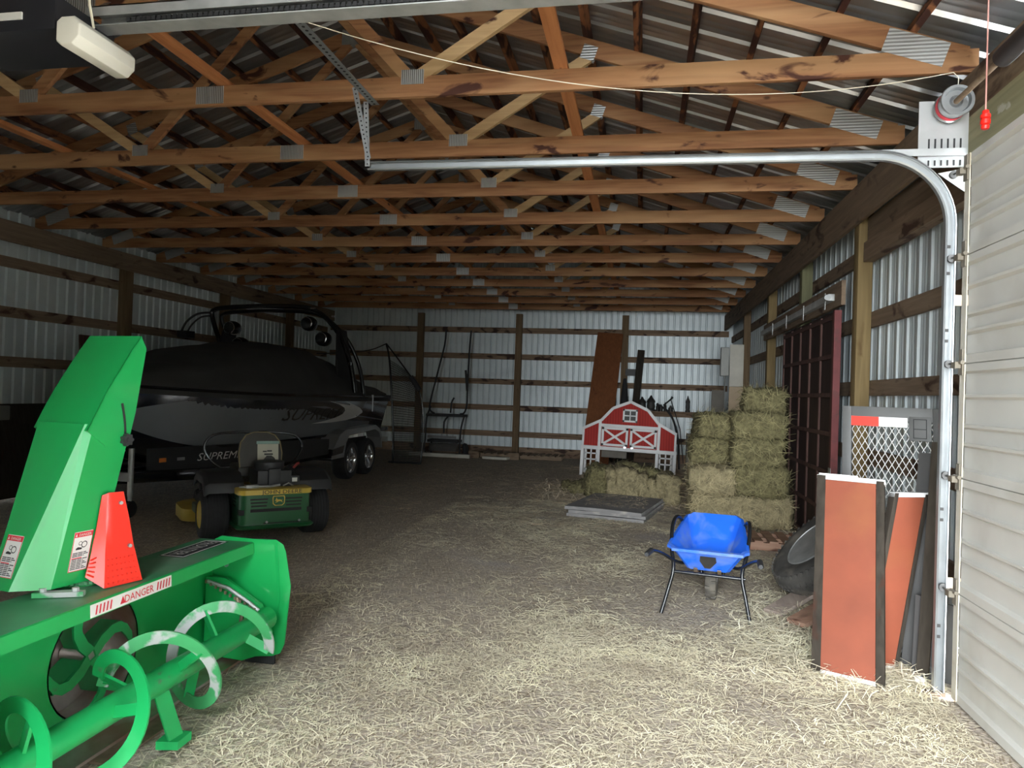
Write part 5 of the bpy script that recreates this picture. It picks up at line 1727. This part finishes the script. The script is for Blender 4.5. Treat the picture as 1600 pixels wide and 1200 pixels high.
# old tyre on its rim, lying back on planks against the wall
tc_ = V(1.45, 6.1, 0.42)
nrm_ = V(-0.70, -0.08, 0.71).normalized()
t_ = T('old_tractor_tyre', 'dusty old tyre on its rim leaning over planks below the sliding door', 'tyre', (tc_.x, tc_.y, 0))
R = 0.44
q = MB().lathe([(0.25, -0.085), (0.33, -0.105), (0.39, -0.10), (0.425, -0.08), (R, -0.05), (R, 0.05), (0.425, 0.08), (0.39, 0.10), (0.33, 0.105), (0.25, 0.085)], tc_, nrm_, 44, loop=True)
ref = V(0, 0, 1)
e1 = nrm_.cross(ref).normalized()
e2 = nrm_.cross(e1)
for k in range(48):
    a = 2 * PI * k / 48
    e = e1 * math.cos(a) + e2 * math.sin(a)
    tn = -e1 * math.sin(a) + e2 * math.cos(a)
    for s_ in (-1, 1):
        q.beam(tc_ + e * (R + 0.002) + nrm_ * (0.008 * s_), tc_ + e * (R - 0.03) + nrm_ * (0.098 * s_) + tn * 0.03, 0.024, 0.016, e)
q.build('tyre', 'rubber_dusty', t_)
q = MB().lathe([(0.262, 0.09), (0.25, 0.096), (0.235, 0.07), (0.215, 0.02), (0.13, 0.0), (0.08, 0.03), (0.001, 0.03), (0.001, -0.03), (0.25, -0.09)], tc_, nrm_, 36)
ro = q.build('rim', 'galv_dull', t_)
for k in range(3):
    a0, b0 = V(1.00 + 0.10 * k, 5.60 - 0.33 * k, 0.02 + 0.035 * k), V(1.62 + 0.04 * k, 6.35 - 0.55 * k, 0.16 + 0.06 * k)
    o = MB().beam(a0, b0, 0.15, 0.035).build('floor_plank', ('plank_grey', 'pallet_red', 'pallet')[k], bevel=0.004)
    tag(o, ('grey plank lying under the old tyre', 'reddish middle plank beside the old tyre', 'brown plank nearest the orange panel, beside the old tyre')[k], 'plank', 'planks below the old tyre')


def pallet(loc, rz, w, l, label, group, m_='pallet', slats=7):
    t = T('wooden_pallet', label, 'pallet', loc, rz, group)
    for k in range(slats):
        MB().box((-l / 2 + 0.05 + (l - 0.1) * k / (slats - 1), 0, 0.10), (0.09, w, 0.02)).build('slat', m_, t, world=False)
    for y in (-w / 2 + 0.03, 0, w / 2 - 0.03):
        MB().box((0, y, 0.05), (l, 0.05, 0.08)).build('runner', m_, t, world=False)
    return t


pallet((1.26, 8.25, 0), 0.0, 0.62, 1.02, 'wooden pallet sticking out from under the hay stack', 'pallets', 'pallet_red')
pallet((-3.62, 17.18, 0), 0.0, 0.75, 1.1, 'wooden pallet along the back wall just left of the middle post', 'pallets')
pallet((-2.40, 17.18, 0), 0.0, 0.75, 1.1, 'wooden pallet along the back wall right of the middle post', 'pallets')

# ------------------------------------------------------------------ along the back wall
o = MB().beam((-1.03, 15.9, 0.01), (-0.83, 17.45, 3.12), 0.03, 0.62, (1, 0, 0)).build('wide_board', 'board_brown', bevel=0.004)
tag(o, 'wide reddish brown board leaning on the back wall behind the playhouse', 'board')
o = MB().beam((-0.78, 17.3, 0.01), (-0.76, 17.6, 1.70), 0.03, 0.22, (1, 0, 0)).build('dark_board', 'dark_frame')
tag(o, 'short dark board leaning between the brown board and the post', 'board')
dpst = T('notched_post', 'dark notched timber leaning upright behind the peak of the playhouse', 'post', (-0.30, 17.3, 0))
MB().beam((-0.27, 17.0, 0.01), (-0.08, 17.5, 2.72), 0.12, 0.17, (1, 0, 0)).build('timber', 'dark_frame', dpst, bevel=0.004)
MB().bx((-0.44, 17.4, 2.10), (-0.18, 17.46, 2.26)).build('bracket', 'gate_dark', dpst)
o = MB().lathe([(0.17, 0), (0.16, 0.5), (0.12, 1.2), (0.06, 1.85), (0.035, 2.02), (0.0, 2.03)], (-0.44, 17.22, 0.0), n=20).build('folded_umbrella', 'netting')
tag(o, 'black folded umbrella shape standing beside the notched timber', 'umbrella')

# lanterns and jars on a shelf board fixed to the girt
o = MB().bx((-0.35, 17.45, 1.235), (1.25, 17.715, 1.262)).build('shelf_board', 'girt_x')
tag(o, 'narrow shelf board on the back wall behind the playhouse', 'shelf')
SZ = 1.262


def lantern(x, h, r, label):
    t = T('lantern', label, 'lantern', (x, 17.58, SZ), 0, 'old lanterns and jars on the back shelf')
    MB().lathe([(r, 0), (r, 0.03), (r * 0.8, 0.05)], (x, 17.58, SZ), n=16).build('base', 'lantern', t)
    MB().lathe([(r * 0.7, 0.05), (r * 0.85, h * 0.3), (r * 0.7, h * 0.55)], (x, 17.58, SZ), n=16).build('glass', 'glass_dark', t)
    MB().lathe([(r * 0.9, h * 0.55), (r * 0.8, h * 0.68), (r * 0.35, h * 0.85), (r * 0.12, h)], (x, 17.58, SZ), n=16).build('cap', 'lantern', t)
    return t


lantern(-0.02, 0.34, 0.11, 'leftmost old lantern on the back shelf beside the playhouse roof')
lantern(0.19, 0.38, 0.12, 'larger second old lantern from the left on the back shelf')
lantern(1.06, 0.40, 0.06, 'slim tall lantern alone at the hay end of the back shelf')
for x, h, r, lab in ((0.35, 0.20, 0.04, 'small dark bottle next to the larger lantern on the back shelf'), (0.43, 0.17, 0.045, 'squat dark jar third from the playhouse roof on the back shelf'),
                     (0.53, 0.22, 0.035, 'narrow dark bottle at the middle of the back shelf'), (0.66, 0.15, 0.06, 'low round dark pot under the leaning stick on the back shelf')):
    o = MB().lathe([(r, 0), (r, h * 0.6), (r * 0.5, h * 0.75), (r * 0.45, h)], (x, 17.58, SZ), n=14).build('bottle', 'lantern')
    tag(o, lab, 'bottle', 'old lanterns and jars on the back shelf')
o = MB().tube(smooth_path([V(0.30, 16.4, 1.45), V(0.55, 16.4, 1.30), V(0.70, 16.4, 1.05), V(0.80, 16.4, 0.65), V(0.83, 16.4, 0.25), V(0.84, 16.35, 0.0)]), 0.024, 8).build('bent_pipe', 'black_matte')
tag(o, 'bent black hose arching down between the playhouse and the hay', 'hose')
o = MB().tube([V(0.46, 16.6, 1.42), V(0.62, 16.6, 1.56), V(0.66, 16.6, 1.62)], [0.014, 0.02, 0.03], 8).tube([V(0.62, 16.6, 1.56), V(0.84, 16.55, 0.9), V(0.95, 16.5, 0.0)], 0.012, 6).build('garden_tool', 'black_matte')
tag(o, 'dark long handled tool propped beside the bent black hose', 'tool')
o = MB().bx((0.84, 13.9, 0.0), (1.30, 14.2, 0.92)).build('dark_cabinet', 'gate_dark', bevel=0.01)
tag(o, 'dark grey box standing behind the left end of the hay stack', 'box')
MB().bx((0.86, 13.89, 0.1), (1.28, 13.898, 0.88)).build('front_panel', 'ply_grey', o)

# glider frame with two tall rods
gl = T('glider_frame', 'black metal swing frame with two tall bent rods by the back wall', 'frame', (-4.7, 16.7, 0))
yg = 16.75
for nm, p_ in (('rod', [(-4.84, yg + 0.2, 3.08), (-4.86, yg + 0.18, 2.7), (-5.0, yg + 0.08, 1.95), (-5.12, yg, 1.3), (-5.12, yg, 1.10), (-5.0, yg, 1.02)]),
               ('rod', [(-4.20, yg + 0.2, 3.08), (-4.22, yg + 0.16, 2.5), (-4.21, yg + 0.05, 1.6), (-4.20, yg, 1.25), (-4.26, yg, 1.06), (-4.36, yg, 1.03)]),
               ('side_rail', [(-5.10, yg, 1.2), (-5.20, yg, 0.9), (-5.22, yg, 0.4), (-5.24, yg, 0.14), (-5.18, yg, 0.03)]),
               ('side_rail', [(-4.24, yg, 1.02), (-4.32, yg, 0.7), (-4.34, yg, 0.3), (-4.34, yg, 0.02)]),
               ('side_rail', [(-5.06, yg, 0.4), (-5.06, yg, 0.02)]),
               ('lever', [(-4.60, yg, 1.05), (-4.58, yg, 1.3), (-4.52, yg, 1.42)]),
               ('lever', [(-4.75, yg, 0.55), (-4.75, yg, 0.82), (-4.66, yg, 0.96)]),
               ('brace', [(-4.20, yg, 1.6), (-4.25, yg - 0.02, 2.1)])):
    MB().tube(smooth_path([V(*a) for a in p_], 3), 0.022 if nm != 'brace' else 0.03, 8).build(nm, 'black_matte', gl)
MB().bx((-5.16, yg - 0.2, 0.96), (-4.22, yg + 0.22, 1.02)).build('seat_plate', 'black_matte', gl, bevel=0.008)
MB().bx((-5.10, yg - 0.22, 0.34), (-4.34, yg + 0.2, 0.40)).build('shelf', 'black_matte', gl, bevel=0.006)
MB().bx((-5.08, yg - 0.26, 0.44), (-4.38, yg - 0.22, 0.50)).build('front_bar', 'fender_grey', gl)
MB().bx((-5.08, yg - 0.12, 0.12), (-4.40, yg + 0.1, 0.30)).build('tray', 'lantern', gl)
MB().lathe([(0.03, -0.04), (0.15, -0.04), (0.17, 0), (0.15, 0.04), (0.03, 0.04)], (-4.18, yg - 0.02, 0.17), (1, 0, 0.25), 24).build('wheel', 'rubber', gl)
o = MB().bx((-5.5, 16.38, 0.0), (-4.0, 16.46, 0.085)).build('floor_board', 'white_board', bevel=0.004)
tag(o, 'pale whitish board lying on the floor in front of the glider frame', 'board')
o = MB().prism([(-3.72, 16.5, 0.0), (-3.40, 16.42, 0.0), (-3.12, 16.45, 0.0), (-3.06, 16.62, 0.0), (-3.5, 16.66, 0.0)], (0, 0, 0.06)).build('paper_scrap', 'white_board', bevel=0.01)
tag(o, 'crumpled whitish scrap on the floor by the back wall pallets', 'scrap')
for x, lab in ((-3.95, 'brown wooden block on the floor by the left back pallet'), (-2.98, 'brown wooden block on the floor between the two back pallets')):
    o = MB().bx((x - 0.13, 16.6, 0), (x + 0.13, 16.75, 0.16)).build('wood_block', 'pallet', bevel=0.005)
    tag(o, lab, 'block', 'wood blocks by the back wall')

# black netting on bent poles behind the boat
nt = T('net_enclosure', 'dark netting on bent poles standing behind the motorboat stern', 'net', (-4.9, 14.3, 0))
yn = 14.45
apex = V(-5.44, yn, 2.55)
MB().tube(smooth_path([apex, V(-5.32, yn - 0.1, 2.2), V(-5.22, yn - 0.15, 1.4), V(-5.16, yn - 0.15, 0.6), V(-5.16, yn - 0.12, 0.02)]), 0.02, 8).build('pole', 'black_gloss', nt)
MB().tube(smooth_path([apex, V(-5.1, yn, 2.15), V(-4.72, yn, 1.65), V(-4.58, yn, 1.2), V(-4.55, yn, 0.6), V(-4.58, yn, 0.02)]), 0.015, 8).build('pole', 'black_gloss', nt)
MB().tube([V(-4.86, yn - 0.02, 1.86), V(-4.66, yn - 0.02, 1.58)], 0.055, 10).build('padding', 'black_matte', nt)
MB().tube(smooth_path([apex, V(-5.6, yn - 0.5, 2.38), V(-5.9, yn - 1.2, 2.27), V(-6.2, yn - 1.7, 2.22)]), 0.012, 6).build('strap', 'black_matte', nt)
MB().tube([V(-4.58, yn, 0.03), V(-5.3, yn, 0.03)], 0.02, 8).build('base_bar', 'black_matte', nt)
nn = MB()
Lp = [V(-5.32, yn - 0.1, 2.2), V(-5.22, yn - 0.15, 1.4), V(-5.16, yn - 0.15, 0.6), V(-5.16, yn - 0.12, 0.05)]
Rp = [V(-4.9, yn, 1.92), V(-4.60, yn, 1.3), V(-4.55, yn, 0.6), V(-4.58, yn, 0.05)]


def along(ps, t):
    k = min(int(t * 3), 2)
    return ps[k].lerp(ps[k + 1], t * 3 - k)


for i in range(46):
    a, b = along(Lp, i / 45), along(Rp, i / 45)
    m_ = a.lerp(b, 0.5) + V(0, 0.08, 0)
    nn.tube([a, a.lerp(m_, 0.5) + V(0, 0.03, 0), m_, b.lerp(m_, 0.5) + V(0, 0.03, 0), b], 0.0045, 4)
for j in range(1, 22):
    nn.tube([along(Lp, t / 8).lerp(along(Rp, t / 8), j / 22) + V(0, 0.08 * (1 - abs(2 * j / 22 - 1)), 0) for t in range(9)], 0.0045, 4)
no = nn.build('net', 'netting', nt)
no['kind'] = 'stuff'

# left wall clutter
o = MB().beam((-8.0, 8.2, 0.01), (-8.26, 8.2, 1.22), 0.03, 2.6, (0, 1, 0)).build('dark_sheet', 'dark_frame')
tag(o, 'large dark sheet of board leaning on the left wall behind the chute', 'board')
o = MB().beam((-8.10, 9.45, 0.01), (-8.26, 9.45, 2.24), 0.03, 0.5, (0, 1, 0)).build('dark_sheet', 'slide_frame')
tag(o, 'tall narrow dark red board on the left wall beside the chute hood', 'board')
o = MB().bx((-8.27, 7.82, 1.0), (-8.20, 8.02, 1.2)).build('wall_box', 'grey_box', bevel=0.01)
tag(o, 'small grey box on the dark board at the left edge', 'box')

# ------------------------------------------------------------------ loose straw on the floor
import numpy as np
rs = np.random.RandomState(11)


def straw(n, x0, x1, y0, y1, L0, L1, w, keep, mat_, name, zmax=0.03, zb=0.0):
    xs = rs.uniform(x0, x1, n)
    ys_ = rs.uniform(y0, y1, n)
    k = np.array([keep(a, b) for a, b in zip(xs, ys_)])
    sel = rs.uniform(0, 1, n) < k
    xs, ys_ = xs[sel], ys_[sel]
    m = len(xs)
    L_ = rs.uniform(L0, L1, m) * rs.uniform(0.5, 1.0, m)
    an = rs.uniform(0, 2 * PI, m)
    cur = rs.normal(0, 0.35, m)
    W_ = w * rs.uniform(0.6, 1.4, m)
    z0 = rs.uniform(0.001, zmax, m) ** 1.0 * rs.uniform(0.2, 1, m)
    z1 = rs.uniform(0.001, zmax, m) * rs.uniform(0.2, 1, m)
    V_ = np.zeros((m, 6, 3))
    for j, (t, a_off) in enumerate(((-0.5, -1), (0.0, 0), (0.5, 1))):
        ang = an + cur * a_off * 0.5
        px = xs + np.cos(an + cur * a_off * 0.35) * L_ * t
        py = ys_ + np.sin(an + cur * a_off * 0.35) * L_ * t
        pz = zb + z0 + (z1 - z0) * (t + 0.5) + (0.006 if j == 1 else 0)
        sx, sy = -np.sin(ang) * W_, np.cos(ang) * W_
        V_[:, j * 2, 0], V_[:, j * 2, 1], V_[:, j * 2, 2] = px - sx, py - sy, pz
        V_[:, j * 2 + 1, 0], V_[:, j * 2 + 1, 1], V_[:, j * 2 + 1, 2] = px + sx, py + sy, pz + W_ * 0.6
    V_ = V_.reshape(-1, 3)
    V_[:, 0] = np.clip(V_[:, 0], x0 - 0.02, x1 + 0.02)
    base = np.arange(m)[:, None] * 6
    F = np.concatenate([base + np.array([[0, 1, 3, 2]]), base + np.array([[2, 3, 5, 4]])], 1).reshape(-1, 4)
    me = bpy.data.meshes.new(name)
    me.from_pydata(V_.tolist(), [], F.tolist())
    o_ = bpy.data.objects.new(name, me)
    C.objects.link(o_)
    me.materials.append(MATS[mat_])
    o_['kind'] = 'stuff'
    return o_


def dens(x, y):
    v = 0.5 + 0.9 * mnoise.fractal(Vector((x * 0.9, y * 0.9, 1.3)), 0.9, 2, 3)
    v = max(0.06, min(1.0, v))
    if x < -1.6:
        v *= 0.55
    if y < 3.4:
        v *= max(0.2, (y - 1.3) / 2.1)
    return v


tag(straw(80000, -1.95, 1.62, 1.8, 5.2, 0.035, 0.14, 0.0013, dens, 'straw_blade', 'loose_straw'), 'pale loose straw strewn over the near floor', 'straw', kind='stuff')
tag(straw(60000, -2.6, 1.75, 4.4, 10.5, 0.05, 0.18, 0.0019, lambda x, y: dens(x, y) * 0.9, 'straw_blade', 'loose_straw'), 'pale loose straw strewn over the middle of the floor', 'straw', kind='stuff')
tag(straw(22000, -4.2, 1.75, 8.5, 16.0, 0.08, 0.26, 0.0032, lambda x, y: dens(x, y) * (0.9 if x > -2 else 0.5), 'straw_dull', 'loose_straw'), 'dull matted straw on the far floor', 'straw', kind='stuff')


tag(straw(420, -0.72, 0.10, 9.4, 10.5, 0.05, 0.16, 0.0022, lambda x, y: 0.8, 'straw_dull', 'straw_wisps', 0.012, 0.142), 'wisps of straw lying on the grey rubber mats', 'straw', kind='stuff')


def drift(x, y):
    a = math.exp(-((x - 1.15) / 0.35) ** 2 - ((y - 5.0) / 0.7) ** 2)
    b = math.exp(-((x - 1.58) / 0.10) ** 2 - ((y - 4.5) / 0.25) ** 2)
    return min(1, a + b)


tag(straw(7000, 0.6, 1.64, 3.7, 6.3, 0.08, 0.26, 0.002, drift, 'straw_blade', 'straw_drift', 0.09), 'thicker drift of straw around the orange panels and old tyre', 'straw', kind='stuff')
tag(straw(9000, -1.7, 1.0, 10.3, 13.6, 0.1, 0.3, 0.0035, lambda x, y: math.exp(-((x + 0.9) / 0.7) ** 2 - ((y - 11.6) / 0.9) ** 2) + 0.3 * math.exp(-((x - 0.2) / 0.8) ** 2), 'straw_dull', 'straw_drift', 0.14), 'matted straw heap beside the broken hay bale', 'straw', kind='stuff')

# ------------------------------------------------------------------ camera and daylight
f_px = 1110.0
cam = bpy.data.cameras.new('Camera')
cam.sensor_fit = 'HORIZONTAL'
cam.sensor_width = 36
cam.lens = f_px * 36 / 1600
cam.clip_start = 0.05
co = bpy.data.objects.new('Camera', cam)
C.objects.link(co)
yd = V(205.0, -20.0, 1110.0).normalized()
a_ = 0.034
c_ = -(a_ * yd.x + 1.0 * yd.y) / yd.z
zd = V(a_, 1.0, c_).normalized()
xd = -yd.cross(zd)
if xd.x < 0:
    xd = -xd
# rows: camera right, up, forward in world axes
right, upv, fwd = V(xd.x, yd.x, zd.x), V(xd.y, yd.y, zd.y), V(xd.z, yd.z, zd.z)
co.matrix_world = Matrix(((right.x, upv.x, -fwd.x, 0), (right.y, upv.y, -fwd.y, 0), (right.z, upv.z, -fwd.z, 1.6), (0, 0, 0, 1)))
S.camera = co

w = bpy.data.worlds.new('World')
S.world = w
w.use_nodes = True
bg = w.node_tree.nodes['Background']
bg.inputs['Color'].default_value = (0.90, 0.96, 1.0, 1)
bg.inputs['Strength'].default_value = 15.0
sl_ = bpy.data.lights.new('sun', 'SUN')
sl_.energy = 8.0
sl_.angle = 0.01
sl_.color = (1.0, 0.95, 0.88)
so_ = bpy.data.objects.new('sun', sl_)
C.objects.link(so_)
so_.location = (-3, -12, 14)
so_.rotation_euler = V(0.30, 0.52, -0.80).to_track_quat('-Z', 'Y').to_euler()
pl_ = bpy.data.lights.new('doorway_portal', 'AREA')
pl_.shape = 'RECTANGLE'
pl_.size = DX1 - DX0
pl_.size_y = DZ
pl_.cycles.is_portal = True
po = bpy.data.objects.new('doorway_portal', pl_)
C.objects.link(po)
po.location = ((DX0 + DX1) / 2, YF - 0.05, DZ / 2)
po.rotation_euler = (PI / 2, 0, 0)
S.view_settings.view_transform = 'Standard'
S.view_settings.look = 'None'
S.view_settings.gamma = 1
S.view_settings.exposure = 1.38
S.cycles.max_bounces = 8
S.cycles.diffuse_bounces = 5
S.cycles.caustics_reflective = False
S.cycles.caustics_refractive = False
